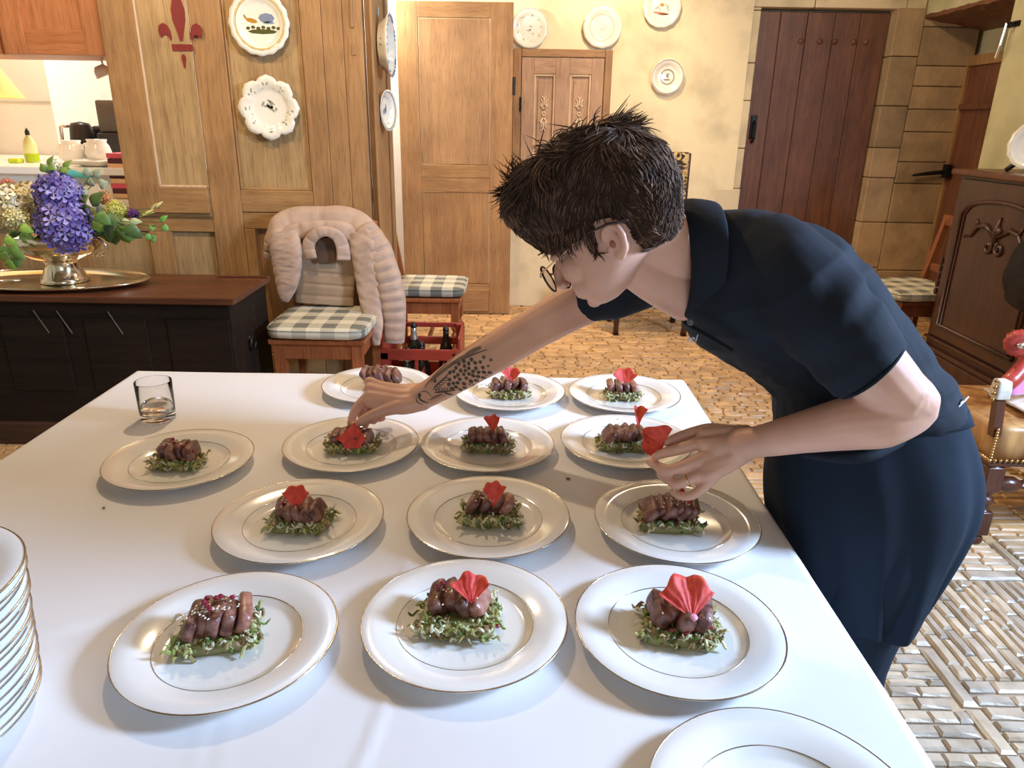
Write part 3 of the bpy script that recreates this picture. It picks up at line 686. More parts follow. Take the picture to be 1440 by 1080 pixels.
def serving(loc, label, rz, style, seed):
    rd = random.Random(seed)
    t = thing('meat_serving', label, 'food', loc, 'servings of sliced meat on shredded leek')
    t.rotation_euler = (0, 0, rz)
    w, d = style.get('w', .076), style.get('d', .056); t.scale = (1.27, 1.22, 1.22)
    for k, nm in (('green', 'green_shreds'), ('pale', 'leek_shreds')):
        o = ob(nm, veg_mesh(seed * 3 + (k == 'pale'), w, d, k), VEG, None); o.parent = t; o['kind'] = 'stuff'
    n = style.get('n', 5); lean = style.get('lean', .5); sp = style.get('sp', .0125)
    for i in range(n):
        m = slice_mb(style.get('L', .042) * 1.1, style.get('T', .012) * 1.15, style.get('H', .026), seed * 7 + i)
        ln = lean + rd.uniform(-.1, .1); yaw = rd.uniform(-.15, .15); x = (i - (n - 1) / 2) * sp + rd.uniform(-.001, .001); z = .012 + style.get('H', .026) * .46 + style.get('hump', .003) * (1 - abs(i - (n - 1) / 2) / n * 2)
        Mx = Matrix.Translation((x, style.get('dy', .004) + rd.uniform(-.005, .005), z)) @ Matrix.Rotation(yaw, 4, 'Z') @ Matrix.Rotation(-ln, 4, 'Y')
        m.v = [Mx @ v for v in m.v]
        o = ob('meat_slice', m, MEATP if i in style.get('pink', ()) else MEAT, None, smooth=True); o.parent = t
        if i in style.get('pink', ()): o['label'] = 'pink-centred slice'
    zt = .012 + style.get('H', .026) * .95 + .004
    ns = style.get('seeds', 12)
    if ns:
        m = MB()
        for i in range(ns):
            Mx = Matrix.Rotation(rd.uniform(0, 6), 3, 'Z'); m.ell((rd.gauss(-.004, .011), rd.gauss(.0, .009), zt + rd.uniform(-.001, .0015)), (.0019, .001, .0007), M=Mx, nu=6, nv=4)
        o = ob('sesame_seeds', m, style.get('seedm', SEED), None, smooth=True); o.parent = t; o['kind'] = 'stuff'
    for (x, y, z) in style.get('berries', ()):
        o = ob('pomegranate_seed', MB().ell((x, y, z), (.0032, .0026, .0026), nu=8, nv=6), BERRY, None, smooth=True); o.parent = t
    return t
def petal(loc, label, size, tilt, rz, cup=.35, ruff=1.0, wid=1.0, seed=0, group='red flower petals set on the servings', roll=0):
    """fan shaped petal: base at origin, fan rises along +y local then tilted about x"""
    def fn(u, v):
        a = (u - .5) * 1.9 * wid; r = 1.12 * size * (1 + .05 * sin(u * 17 + seed) * v) * (v * (1 - .10 * abs(u - .5) * 2) + .02)
        rib = .020 * size * ruff * v * sin(u * 38 + seed + 3 * noise.noise(V(u * 5, v * 3, seed))) + .07 * size * ruff * v * v * sin(u * 13 + seed * 2)
        x = r * sin(a) * .82; y = r * cos(a); z = rib + cup * size * (v ** 2) * (abs(u - .5) * 2) ** 1.6 + .02 * size * noise.noise(V(u * 6, v * 6, seed))
        return V(x, y, z)
    m = MB().grid(fn, 34, 10)
    Mx = Matrix.Translation(loc) @ Matrix.Rotation(rz, 4, 'Z') @ Matrix.Rotation(tilt, 4, 'X') @ Matrix.Rotation(roll, 4, 'Y')
    o = ob('flower_petal', m, PETM, None, smooth=True, solid=.0005); o.matrix_world = Mx
    tag(o, label, 'petal', group); return o
zf = TZ + .007
ST = {
 'A': dict(n=5, lean=-.35, sp=.0125, H=.026, L=.042, w=.085, d=.062, seeds=46, seedm=SEEDW, pink=(4,), berries=[(-.012, .006, .045), (-.008, -.002, .046), (.0, .010, .046), (-.004, -.008, .045), (.004, .012, .046), (.016, .009, .045), (-.010, .013, .044)]),
 'B': dict(n=4, lean=.55, sp=.0150, T=.0135, H=.024, L=.045, w=.088, d=.074, dy=.010, seeds=8, pink=(3,), berries=[(.044, -.012, .004), (-.02, .018, .037), (-.024, .010, .038)]),
 'C': dict(n=4, lean=-.4, sp=.0155, T=.0155, H=.024, L=.050, w=.085, d=.066, dy=.008, seeds=9, berries=[(.010, -.022, .020), (-.012, -.024, .019), (.024, -.02, .021), (.004, -.026, .018), (.030, -.016, .02)]),
 'D': dict(n=5, lean=.5, sp=.0115, H=.022, w=.080, d=.055, seeds=7, berries=[(-.02, .0, .036)]),
 'E': dict(n=4, lean=-.5, sp=.015, H=.026, w=.078, d=.052, seeds=14, pink=(3,), L=.036),
 'F': dict(n=6, lean=-.75, sp=.0115, H=.028, w=.082, d=.055, seeds=16, T=.010),
 'G': dict(n=4, lean=.3, sp=.0135, H=.024, w=.072, d=.05, seeds=18, seedm=SEEDW, berries=[(-.02, -.004, .036), (-.004, .0, .04), (.012, -.006, .038), (.03, -.01, .03), (-.01, .01, .042), (.02, .012, .034)]),
 'H': dict(n=5, lean=.3, sp=.013, H=.02, w=.085, d=.055, seeds=5, berries=[(.0, -.03, .01)]),
 'I': dict(n=5, lean=.4, sp=.0125, H=.024, w=.078, d=.05, seeds=6),
 'J': dict(n=5, lean=-.75, sp=.0125, H=.026, w=.085, d=.05, seeds=10, T=.010),
 'K': dict(n=6, lean=.7, sp=.012, H=.030, w=.06, d=.045, seeds=5, T=.010, L=.05, berries=[(0, 0, .046)]),
 'L': dict(n=5, lean=-.3, sp=.0135, H=.022, w=.072, d=.05, seeds=10),
 'M': dict(n=4, lean=.2, sp=.015, H=.022, w=.068, d=.045, seeds=8, pink=(0, 3)),
}
FL = {'A': ('sliced meat heaped with pomegranate seeds and white sesame, no petal, nearest row left', -.017, .010, .22), 'B': ('thick-cut glossy meat on leek, nearest row middle', -.010, .012, -.05),
 'C': ('meat with a sesame cluster at its left, nearest row right', .003, .004, -.08), 'D': ('meat with green leek end, second row left', 0, .0, .05), 'E': ('meat with upright pink slice, second row middle', .003, .003, 0),
 'F': ('fanned dark meat slices on green shreds below the ringed hand', -.010, .0, 0), 'G': ('crumbled-top meat portion on the lone plate at the left', 0, -.004, .0), 'H': ('flat meat portion being garnished by the tattooed arm', .0, .0, 0),
 'I': ('compact meat portion on the third row middle plate', 0, 0, 0), 'J': ('fanned meat slices with white shreds, third row right', -.006, -.008, 0), 'K': ('bare ribbed meat mound behind the tattooed wrist', .01, .012, 0),
 'L': ('meat portion in the middle of the far row', -.002, .0, 0), 'M': ('pale meat portion on the far right plate', -.006, -.002, 0)}
for n, x, y, _ in PL:
    if n in FL:
        lab, dx, dy, rz = FL[n]; serving((x + dx, y + dy, zf), lab, rz, ST[n], ord(n))
pz = zf + .007
petal((-.050, .832, pz + .036), 'ruffled red petal on the thick-cut meat, nearest row middle', .040, .55, .12, seed=1, cup=.1)
petal((.247, .808, pz + .034), 'biggest red petal with a pale pink base, nearest row right', .056, .62, .10, seed=2, cup=.05, ruff=1.1)
o = ob('petal_base', MB().ell((.248, .809, pz + .037), (.006, .007, .003), nu=10, nv=6), mat('pink_petal_base', (.8, .35, .5), .5, sub=.2), bpy.data.objects['flower_petal.001'], smooth=True)
o.matrix_parent_inverse = bpy.data.objects['flower_petal.001'].matrix_world.inverted(); o.data.transform(Matrix.Translation(wloc(o.parent)))
petal((-.365, 1.086, pz + .030), 'smooth broad red petal, second row left', .038, .95, 0, seed=3, cup=.3, ruff=.3, wid=.85)
petal((-.028, 1.106, pz + .030), 'tall tongue-shaped red petal, second row middle', .040, 1.05, 0, seed=4, cup=.2, ruff=.15, wid=.68)
petal((.314, 1.108, pz + .042), 'small flat red petal lying at the right end of the meat below the ringed hand', .034, .25, .8, seed=5, cup=.2, ruff=.3, wid=.6)
petal((-.040, 1.420, pz + .033), 'narrow red petal standing on the third row middle portion', .034, 1.1, -.25, seed=6, cup=.7, ruff=.4, wid=.7)
petal((.275, 1.440, pz + .042), 'slim upright red petal on the portion behind the ringed hand', .042, 1.2, .5, seed=7, cup=.5, ruff=.6, wid=.5)
petal((-.002, 1.742, pz + .030), 'pleated red petal, far row middle', .038, .95, 0, seed=8, cup=.4, ruff=.8, wid=.9)
petal((.289, 1.742, pz + .028), 'full round coral petal, far row right', .044, .85, 0, seed=9, cup=.3, ruff=.8, wid=1.05)
# crumb on the cloth
o = ob('crumb', MB().ell((.115, 1.298, TZ + .0035), (.005, .003, .002), nu=8, nv=5), MEAT, None, smooth=True); tag(o, 'tiny brown crumb on the cloth right of the third row middle plate', 'crumb')
o = ob('crumb', MB().ell((-.735, 1.155, TZ + .003), (.003, .0025, .0015), nu=8, nv=5), MEAT, None, smooth=True); tag(o, 'tiny dark crumb on the cloth below the lone left plate', 'crumb')
# ================================================================ GLASS
gl = thing('water_glass', 'clear tumbler with a heavy base and a little water, at the far left of the cloth', 'glass', (-.832, 1.578, TZ + .0015))
m = MB().lathe([(.001, 0), (.036, 0), (.0385, .004), (.0395, .03), (.0405, .092), (.0401, .0930), (.0397, .092), (.0385, .03), (.035, .017), (.030, .013), (.001, .012)], 40, cap=True)
o = ob('tumbler', m, GLASS, None, smooth=True); o.parent = gl
o = ob('water', MB().lathe([(.001, .0135), (.029, .0145), (.0345, .0185), (.0368, .03), (.0368, .0305), (.001, .0305)], 36, cap=True), mat('water', (1, 1, 1), .01, var=0, trans=1, ior=1.33), None, smooth=True); o.parent = gl
# ================================================================ CHEST
t = thing('blanket_chest', 'long low blackened oak chest with a reddish lid under the window hatch', 'chest', (-2.2, 3.25, 0))
CX0, CX1, CY0, CY1, CZ = -3.25, -1.185, 3.0, 3.5, .70
bx('body', (CX0 + .03, CY0 + .03, .1), (CX1 - .03, CY1, CZ - .03), DARK, t, bevel=.006)
bx('plinth', (CX0 + .015, CY0 + .012, 0), (CX1 - .015, CY1, .11), wood('plinth_wood', (.07, .03, .018), (.03, .014, .009), .4, axis='x'), t, bevel=.008)
bx('lid', (CX0, CY0, CZ - .03), (CX1, CY1, CZ), DARKTOP, t, bevel=.006)
for x in (-2.85, -2.45, -2.08, -1.72, -1.36): bx('carved_panel', (x - .135, CY0 + .024, .26), (x + .135, CY0 + .032, CZ - .1), DARK, t, bevel=.004)
m = MB()
for x in (-2.5, -2.28, -2.06, -1.96, -1.74): m.tube([(x, CY0 + .024, .63), (x + .03, CY0 + .024, .57), (x + .05, CY0 + .024, .53)], .003, 5)
ob('scratches', m, mat('worn_edge_wood', (.10, .07, .05), .5), t)
M = xf((CX1 - .03, 3.22, .46), (1, 0, 0)); ob('ring_handle', MB().tube([M @ V(.03 * cos(a), .03 * sin(a) - .02, .014) for a in [k * pi / 8 for k in range(16)]], .006, 8, closed=True).lathe([(.018, 0), (.016, .008), (.0, .014)], 14, M), IRON, t, smooth=True)
ob('hinge_strip', MB().tube([(-1.42, 3.44, CZ + .004), (-1.185, 3.44, CZ + .004)], .006), DARKTOP, t)
# ---- tray and bowl
TRX, TRY = -2.10, 3.245
t = thing('silver_tray', 'oval silver tray with a raised rim lying on the chest', 'tray', (TRX, TRY, CZ))
m = MB(); rr = []
for r, z in ((.0, .006), (.80, .006), (.84, .008), (.97, .022), (1.0, .022), (.985, .017), (.85, .002), (0.0, .001)):
    rr.append([V(TRX + .44 * r * cos(a), TRY + .235 * r * sin(a), CZ + z) for a in [k * 2 * pi / 72 for k in range(72)]])
m.rings(rr, None, False); ob('tray_body', m, SILVER, t, smooth=True)
m = MB(); m.tube([V(TRX + .437 * cos(a), TRY + .232 * sin(a), CZ + .023) for a in [k * 2 * pi / 72 for k in range(72)]], .004, 6, closed=True); ob('rope_edge', m, SILVER, t, smooth=True)
BX_, BY_ = -2.05, 3.27
t = thing('footed_bowl', 'silver footed bowl with shell-like handles, standing on the tray and holding flowers', 'bowl', (BX_, BY_, CZ + .007))
m = MB().lathe([(.001, 0), (.098, 0), (.102, .007), (.092, .02), (.078, .05), (.070, .085), (.074, .1), (.12, .115), (.165, .145), (.186, .18), (.19, .215), (.187, .217), (.18, .185), (.15, .15), (.001, .14)], 56, Matrix.Translation((BX_, BY_, CZ + .007)))
ob('bowl_body', m, SILVER, t, smooth=True)
m = MB()
for k in range(8):
    a = k * pi / 4 + .2; m.tube([(BX_ + (.05 + .05 * u_) * cos(a), BY_ + (.05 + .05 * u_) * sin(a), CZ + .115 + .03 * u_ * u_ * 1.4 + .002) for u_ in (.3, .5, .7, 1)], [.004, .007, .007, .003], 6)
ob('fluting', m, SILVER, t, smooth=True)
for sx in (-1, 1):
    m = MB().tube([(BX_ + sx * (.17 + .055 * sin(a)), BY_ - .02, CZ + .17 + .04 * cos(a)) for a in [k * pi / 9 for k in range(10)]], .007, 8)
    ob('handle', m, SILVER, t, smooth=True)
t = thing('serving_spoon', 'silver serving spoon lying on the tray left of the footed bowl', 'spoon', (-2.33, 3.13, CZ + .012))
m = MB().tube([(-2.18, 3.165, CZ + .03), (-2.27, 3.14, CZ + .03), (-2.38, 3.10, CZ + .026)], [.008, .010, .012], 8, flat=.5); m.ell((-2.42, 3.09, CZ + .024), (.045, .028, .009))
ob('spoon_body', m, SILVER, t, smooth=True)
# ---- flowers
HYD = mat('violet_hydrangea', (1, 1, 1), .6, attr=True, var=.12, scale=40, sub=.1)
LEAFM = mat('leaf_green', (1, 1, 1), .45, attr=True, var=.2, scale=30, sub=.1)
def flower_head(name, label, c, r, cols, n, ps, cat='flower', m_=None, seed=0, petals=4, group='flowers in the silver bowl', squash=1):
    rd = random.Random(seed); t = thing(name, label, cat, c, group); m = MB(); c = Vector(c)
    for i in range(n):
        z = 1 - 2 * (i + .5) / n; a = i * 2.39996; q = V(math.sqrt(1 - z * z) * cos(a), math.sqrt(1 - z * z) * sin(a), z)
        if q.y > .55: continue
        rr_ = r * (1 + rd.uniform(-.12, .10)); p = c + V(q.x * rr_, q.y * rr_, q.z * rr_ * squash); Mx = rot_to(q + V(rd.uniform(-.3, .3), rd.uniform(-.3, .3), rd.uniform(-.3, .3)), (.13, .2, 1)); Mx.translation = p
        col = rd.choice(cols); ph = rd.uniform(0, 2)
        for k in range(petals):
            b = ph + k * 2 * pi / petals; w = 1.0 / petals * 3.0
            pts = [V(0, 0, 0)]; 
            for aa, rr2, zz in ((-.55 * w, .5, .10), (-.62 * w, .86, .2), (0, 1.08, .26), (.62 * w, .86, .2), (.55 * w, .5, .10)):
                pts.append(V(ps * rr2 * cos(b + aa), ps * rr2 * sin(b + aa), ps * zz))
            cc = V(ps * .6 * cos(b), ps * .6 * sin(b), ps * .05)
            vs = [Mx @ p_ for p_ in pts] + [Mx @ cc]
            k2 = rd.uniform(.8, 1.15)
            m.add(vs, [[6, i2, (i2 + 1) % 6] for i2 in range(6)], tuple(min(1, x * k2) for x in col))
    ob('florets', m, m_ or HYD, t, kind='stuff')
    core = MB().ell(c, (r * .82, r * .82, r * .82 * squash), nu=16, nv=10, col=tuple(x * .5 for x in cols[0])); ob('core', core, m_ or HYD, t, smooth=True)
    return t
def AY(px, py, y):
    d = AD(px, py, 1) - CAM; return CAM + d * (y / d.y)
VI = [(.20, .15, .52), (.13, .10, .42), (.30, .26, .62), (.10, .07, .34), (.38, .34, .70)]
flower_head('hydrangea', 'upper violet-blue hydrangea head of the bouquet', AY(82, 272, 3.20), .088, VI, 100, .027, seed=1, squash=.9)
flower_head('hydrangea', 'lower violet-blue hydrangea head hanging over the silver bowl rim', AY(92, 318, 3.14), .100, VI, 110, .028, seed=2)
CR = [(.86, .78, .50), (.90, .84, .60), (.80, .70, .38), (.92, .88, .70)]
flower_head('hydrangea', 'cream hydrangea head left of the violet ones', AY(38, 285, 3.28), .078, CR, 90, .029, seed=3)
flower_head('hydrangea', 'pale yellow hydrangea head cut by the left edge of the picture', AY(8, 290, 3.2), .088, CR, 90, .029, seed=4)
flower_head('hydrangea', 'small cream blossom cluster low between the leaves at the left', AY(22, 308, 3.10), .045, [(.80, .72, .36), (.72, .66, .30)], 60, .016, seed=5)
flower_head('pompom_chrysanthemum', 'lime green pompom chrysanthemum right of the violet heads', AY(163, 296, 3.2), .040, [(.62, .62, .12), (.70, .70, .22), (.52, .54, .08)], 170, .0085, seed=6)
flower_head('carnation', 'small orange blossom above the lime pompom', AY(147, 278, 3.3), .026, [(.72, .28, .07), (.80, .38, .14)], 50, .013, seed=7)
flower_head('carnation', 'pinkish orange blossom at the upper left of the bouquet', AY(12, 262, 3.3), .03, [(.75, .32, .18), (.70, .25, .3)], 50, .013, seed=8)
flower_head('lisianthus', 'white blossom on top of the violet hydrangea', AY(78, 237, 3.3), .032, [(.92, .92, .82), (.85, .88, .7)], 40, .02, seed=9)
flower_head('lisianthus_bud', 'dark violet bud beside the lime pompom', AY(188, 301, 3.2), .017, [(.18, .05, .26), (.12, .03, .2)], 30, .012, seed=10)
def leaf_mb(m, p, d, n, L, Wd, col, lobes=0, curl=.2):
    d = Vector(d).normalized(); n = Vector(n); n = (n - d * n.dot(d)).normalized(); s = d.cross(n)
    K = 8; L_ = []; R_ = []; Mi = []
    for k in range(K + 1):
        u_ = k / K; w = Wd * sin(pi * min(1, u_ ** .75)) * (1 + (.35 * abs(sin(u_ * pi * lobes)) if lobes else 0)) / 2 + .0006
        c = Vector(p) + d * L * u_ - n * curl * L * u_ * u_
        L_.append(c + s * w + n * w * .3); R_.append(c - s * w + n * w * .3); Mi.append(c)
    vs = L_ + Mi + R_; fs = []
    for k in range(K): fs += [[k, k + 1, K + 2 + k, K + 1 + k], [K + 1 + k, K + 2 + k, 2 * K + 3 + k, 2 * K + 2 + k]]
    m.add(vs, fs, col)
def leafy(name, label, cx, y, spots, cols, L, Wd, lobes=0, seed=0, cat='foliage'):
    rd = random.Random(seed); b = AY(90, 345, 3.25); t = thing(name, label, cat, b, 'foliage in the silver bowl')
    for (px, py, ang) in spots:
        m = MB(); p = AY(px, py, y + rd.uniform(-.05, .05)); col = rd.choice(cols); d = V(cos(ang), rd.uniform(-.3, .1), sin(ang))
        leaf_mb(m, p, d, V(rd.uniform(-.3, .3), -1, .5), L * rd.uniform(.8, 1.2), Wd * rd.uniform(.85, 1.15), col, lobes)
        ob('leaf', m, LEAFM, t, smooth=True, solid=.001)
    m = MB()
    xs2 = [AY(px, py, y) for px, py, _ in spots[::max(1, len(spots) // 4)]]
    for p in xs2: m.tube([AY(90, 330, 3.27), (AY(90, 320, 3.27) + p) / 2 + V(0, 0, .02), p], .0022, 5, col=(.16, .2, .06))
    ob('stem', m, LEAFM, t)
G1 = [(.10, .22, .05), (.15, .30, .06), (.07, .15, .04)]; G2 = [(.28, .40, .28), (.35, .46, .34)]; G3 = [(.30, .48, .08), (.24, .42, .06)]
leafy('ivy_sprig', 'dark ivy leaves drooping over the right rim of the silver bowl', 0, 3.15, [(135, 300, -.6), (140, 318, -.9), (150, 322, -1.2), (160, 325, -1.5), (165, 318, -.8), (128, 312, -.5), (176, 318, -.7), (145, 305, -.3), (156, 312, -1.8), (172, 322, -1.3)], G1, .075, .045, 2, 1)
leafy('eucalyptus_sprig', 'grey-green round-leaved eucalyptus sprig standing right of the violet heads', 0, 3.24, [(128, 262, 1.4), (134, 250, 1.0), (122, 276, 2.2), (130, 285, .4), (118, 292, 2.6), (135, 295, .2), (125, 300, -1), (140, 262, .5), (126, 248, 1.9)], G2, .045, .042, 0, 2)
leafy('ivy_sprig', 'bright green leafy stems at the far left below the cream flowers', 0, 3.08, [(5, 335, -.4), (15, 345, -.9), (0, 355, -.8), (12, 330, .2), (20, 360, -1.4), (3, 345, -1.4), (10, 365, -1.2), (22, 340, -.4), (30, 325, -.9), (34, 333, -1.2), (28, 318, -.4), (18, 352, -.5)], G3 + G1[:2], .062, .036, 2, 3)
leafy('ivy_sprig', 'trailing light green tendril reaching right past the shutter', 0, 3.2, [(205, 330, -.8), (210, 322, .4), (226, 312, .8), (228, 318, -.6), (215, 330, -1.5)], [(.14, .40, .08), (.2, .45, .1)], .034, .026, 2, 4)
leafy('bud_sprig', 'thin sprig with pale yellow-green buds reaching up right', 0, 3.2, [(195, 305, .5), (203, 301, .5), (212, 298, 1.0), (218, 292, .7), (200, 303, .35)], [(.66, .64, .28), (.6, .62, .2)], .05, .012, 0, 5)
leafy('round_leaf_sprig', 'pale round leaf pair below the lime pompom', 0, 3.12, [(170, 313, .1), (182, 312, .1), (176, 315, -.3)], [(.42, .52, .3)], .055, .034, 0, 6)
leafy('ivy_sprig', 'green leaves under the white blossom at the top of the bouquet', 0, 3.25, [(70, 236, 1.2), (66, 242, 2.0), (84, 244, .5), (90, 240, 1.0), (75, 246, 1.6)], [(.2, .36, .08), (.32, .45, .1)], .05, .03, 1, 7)
leafy('dark_foliage', 'dark leaves filling the middle of the bouquet', 0, 3.22, [(50, 315, -1), (58, 325, -1.4), (40, 325, -2), (115, 300, .3), (120, 310, -.3), (60, 335, -.8), (48, 335, -1.2), (110, 288, .8), (125, 320, -.4), (35, 315, -1.8), (66, 318, -1.3), (130, 290, .9)], [(.05, .10, .03), (.08, .15, .04)], .07, .045, 1, 8)
# ================================================================ CHAIRS
CHECK = None
def check_mat():
    M = NT('checked_cotton'); b = M.b; b.inputs['Roughness'].default_value = .9
    tc = M.n('ShaderNodeTexCoord'); sp = M.n('ShaderNodeSeparateXYZ'); M.l(tc.outputs['Object'], sp.inputs[0])
    def band(sock, off):
        a = M.n('ShaderNodeMath', operation='MULTIPLY_ADD'); a.inputs[1].default_value = 1 / .132; a.inputs[2].default_value = off; M.l(sock, a.inputs[0])
        f = M.n('ShaderNodeMath', operation='FRACT'); M.l(a.outputs[0], f.inputs[0])
        g = M.n('ShaderNodeMath', operation='GREATER_THAN'); g.inputs[1].default_value = .5; M.l(f.outputs[0], g.inputs[0]); return g.outputs[0]
    bx_, by_ = band(sp.outputs[0], .28), band(sp.outputs[1], .15)
    s = M.n('ShaderNodeMath', operation='ADD'); M.l(bx_, s.inputs[0]); M.l(by_, s.inputs[1])
    h = M.n('ShaderNodeMath', operation='MULTIPLY'); h.inputs[1].default_value = .5; M.l(s.outputs[0], h.inputs[0])
    rp = M.n('ShaderNodeValToRGB'); e = rp.color_ramp.elements; rp.color_ramp.interpolation = 'CONSTANT'
    e[0].position = 0; e[0].color = (.74, .70, .55, 1); e[1].position = .8; e[1].color = (.19, .195, .165, 1); x = e.new(.4); x.color = (.52, .50, .40, 1)
    M.l(h.outputs[0], rp.inputs[0]); 
    wv = M.n('ShaderNodeTexNoise', Scale=180); M.l(tc.outputs['Object'], wv.inputs['Vector'])
    mx = M.n('ShaderNodeMix', data_type='RGBA', blend_type='MULTIPLY'); mx.inputs[0].default_value = .35; M.l(rp.outputs[0], mx.inputs[6]); M.l(wv.outputs['Fac'], mx.inputs[7])
    M.l(mx.outputs[2], b.inputs['Base Color']); bp = M.n('ShaderNodeBump', Strength=.3, Distance=.002); M.l(wv.outputs['Fac'], bp.inputs['Height']); M.l(bp.outputs[0], b.inputs['Normal'])
    return M.m
CHECK = check_mat()
def cushion_mb(w, d, h, z):
    def f(q):
        e = .42; return q
    m = MB(); rr = []
    for i, (zz, sc_) in enumerate(((0, .90), (.12, .97), (.3, 1.0), (.5, 1.012), (.7, 1.0), (.88, .97), (.97, .90), (1.0, .6))):
        row = []
        for k in range(40):
            a = 2 * pi * k / 40; ca, sa = cos(a), sin(a); e = .28
            row.append(V((abs(ca) ** e) * (1 if ca > 0 else -1) * w / 2 * sc_, (abs(sa) ** e) * (1 if sa > 0 else -1) * d / 2 * sc_, z + h * zz + .003 * noise.noise(V(ca * 2, sa * 2, zz))))
        rr.append(row)
    return m.rings(rr)
def chair(loc, rz, label, wd=None, back_h=.97, seat_h=.43, w=.44, d=.42, group='low wooden chairs with turned feet'):
    wd = wd or CHAIRW
    t = thing('dining_chair', label, 'chair', loc, group); t.rotation_euler = (0, 0, rz)
    def pc(n, mb, m, **k): o = ob(n, mb, m, None, **k); o.parent = t; return o
    pc('seat', MB().box((-w / 2, -d / 2, seat_h - .025), (w / 2, d / 2, seat_h)), wd, bevel=.006)
    pc('apron_rail', MB().box((-w / 2 + .03, -d / 2 + .02, seat_h - .10), (w / 2 - .03, -d / 2 + .04, seat_h - .025)), wd, bevel=.003)
    for sx in (-1, 1): pc('apron_rail', MB().box((sx * (w / 2 - .035) - .01, -d / 2 + .04, seat_h - .10), (sx * (w / 2 - .035) + .01, d / 2 - .03, seat_h - .025)), wd, bevel=.003)
    for sx in (-1, 1):
        Mx = Matrix.Translation((sx * (w / 2 - .045), -d / 2 + .04, 0))
        m = MB().box((-.024, -.024, .24), (.024, .024, seat_h - .025), M=Mx); m.lathe([(.001, 0), (.015, 0), (.024, .02), (.022, .05), (.012, .065), (.020, .085), (.018, .16), (.024, .2), (.014, .215), (.024, .24)], 14, Mx)
        pc('leg', m, wd, auto=True)
        m = MB().tube([(sx * (w / 2 - .03), d / 2 - .02, 0), (sx * (w / 2 - .03), d / 2 - .02, seat_h), (sx * (w / 2 - .03), d / 2 + .03, (seat_h + back_h) / 2), (sx * (w / 2 - .035), d / 2 + .07, back_h)], [.026, .028, .026, .022], 4, up=(1, 1, 0))
        pc('back_post', m, wd, auto=True)
    pc('top_rail', MB().box((-w / 2 + .01, d / 2 + .05, back_h - .07), (w / 2 - .01, d / 2 + .08, back_h)), wd, bevel=.008)
    pc('cross_rail', MB().box((-w / 2 + .04, d / 2 + .005, seat_h + .12), (w / 2 - .04, d / 2 + .025, seat_h + .17)), wd, bevel=.004)
    pc('back_splat', MB().box((-.05, d / 2 + .02, seat_h + .17), (.05, d / 2 + .045, back_h - .06)), wd, bevel=.004)
    pc('stretcher', MB().box((-w / 2 + .05, -.01, .14), (w / 2 - .05, .01, .17)), wd, bevel=.003)
    return t
def cushion(loc, rz, label, w=.47, d=.48):
    t = thing('seat_cushion', label, 'cushion', loc, 'checked seat cushions'); t.rotation_euler = (0, 0, rz)
    o = ob('cushion_body', cushion_mb(w, d, .065, 0), CHECK, None, smooth=True, sub=1); o.parent = t
    pts = [(( abs(cos(a)) ** .28) * (1 if cos(a) > 0 else -1) * w / 2 * 1.0, (abs(sin(a)) ** .28) * (1 if sin(a) > 0 else -1) * d / 2 * 1.0, .05) for a in [k * 2 * pi / 48 for k in range(48)]]
    o = ob('piping', MB().tube(pts, .004, 6, closed=True), CHECK, None, smooth=True); o.parent = t
    return t
chair((-.915, 3.46, 0), 0, 'wooden chair beside the chest with the beige jacket over its back', CHERRYZ, back_h=.94, seat_h=.452, w=.455, d=.44)
cushion((-.915, 3.45, .4535), 0, 'checked cushion on the chair with the beige jacket')
chair((-.52, 4.42, 0), -pi / 2 + .0 + pi, 'dark wooden chair standing sideways between the partition and the open oak door', CHERRYZ, back_h=1.06, w=.42)
cushion((-.51, 4.42, .4315), pi / 2, 'checked cushion on the sideways chair near the red crate', .42, .44)
chair((2.56, 4.60, 0), -1.45, 'wooden chair half hidden between the cook and the carved cabinet', CHAIRW, back_h=.9, seat_h=.42)
cushion((2.54, 4.60, .4215), -1.45, 'checked cushion on the chair beside the carved cabinet', .5, .5)
# ---- tapestry chair by the far wall
t = thing('tapestry_chair', 'dark upholstered chair with black and gold floral tapestry against the far wall', 'chair', (1.0, 5.3, 0))
TAP = NT('floral_tapestry'); b = TAP.b; b.inputs['Roughness'].default_value = .8
tc = TAP.n('ShaderNodeTexCoord'); vo = TAP.n('ShaderNodeTexNoise', Scale=17, Detail=2.5, Distortion=2.2); TAP.l(tc.outputs['Object'], vo.inputs['Vector'])
rp = TAP.n('ShaderNodeValToRGB'); e = rp.color_ramp.elements; e[0].position = .46; e[0].color = (.022, .018, .014, 1); e[1].position = .51; e[1].color = (.42, .27, .10, 1); x = e.new(.62); x.color = (.62, .46, .22, 1)
TAP.l(vo.outputs['Fac'], rp.inputs[0]); TAP.l(rp.outputs[0], b.inputs['Base Color']); TAP = TAP.m
bx('backrest', (.70, 5.40, .55), (1.235, 5.47, 1.24), TAP, t, bevel=.012); bx('back_frame', (.69, 5.41, .5), (1.25, 5.485, 1.235), WALNUT, t, bevel=.008)
bx('seat', (.70, 4.98, .36), (1.25, 5.42, .46), TAP, t, bevel=.03); bx('seat_rail', (.70, 4.97, .29), (1.25, 5.42, .36), WALNUT, t, bevel=.006)
for x in (.735, 1.22):
    for y in (5.02, 5.40): ob('leg', MB().tube([(x, y, 0), (x, y - .01, .06), (x, y, .16), (x, y, .3)], [.024, .018, .028, .03], 10), WALNUT, t, smooth=True)
for x in (.79, 1.19): ob('nail', MB().ell((x, 4.965, .33), .012, nu=8, nv=6), STEEL, t, smooth=True)
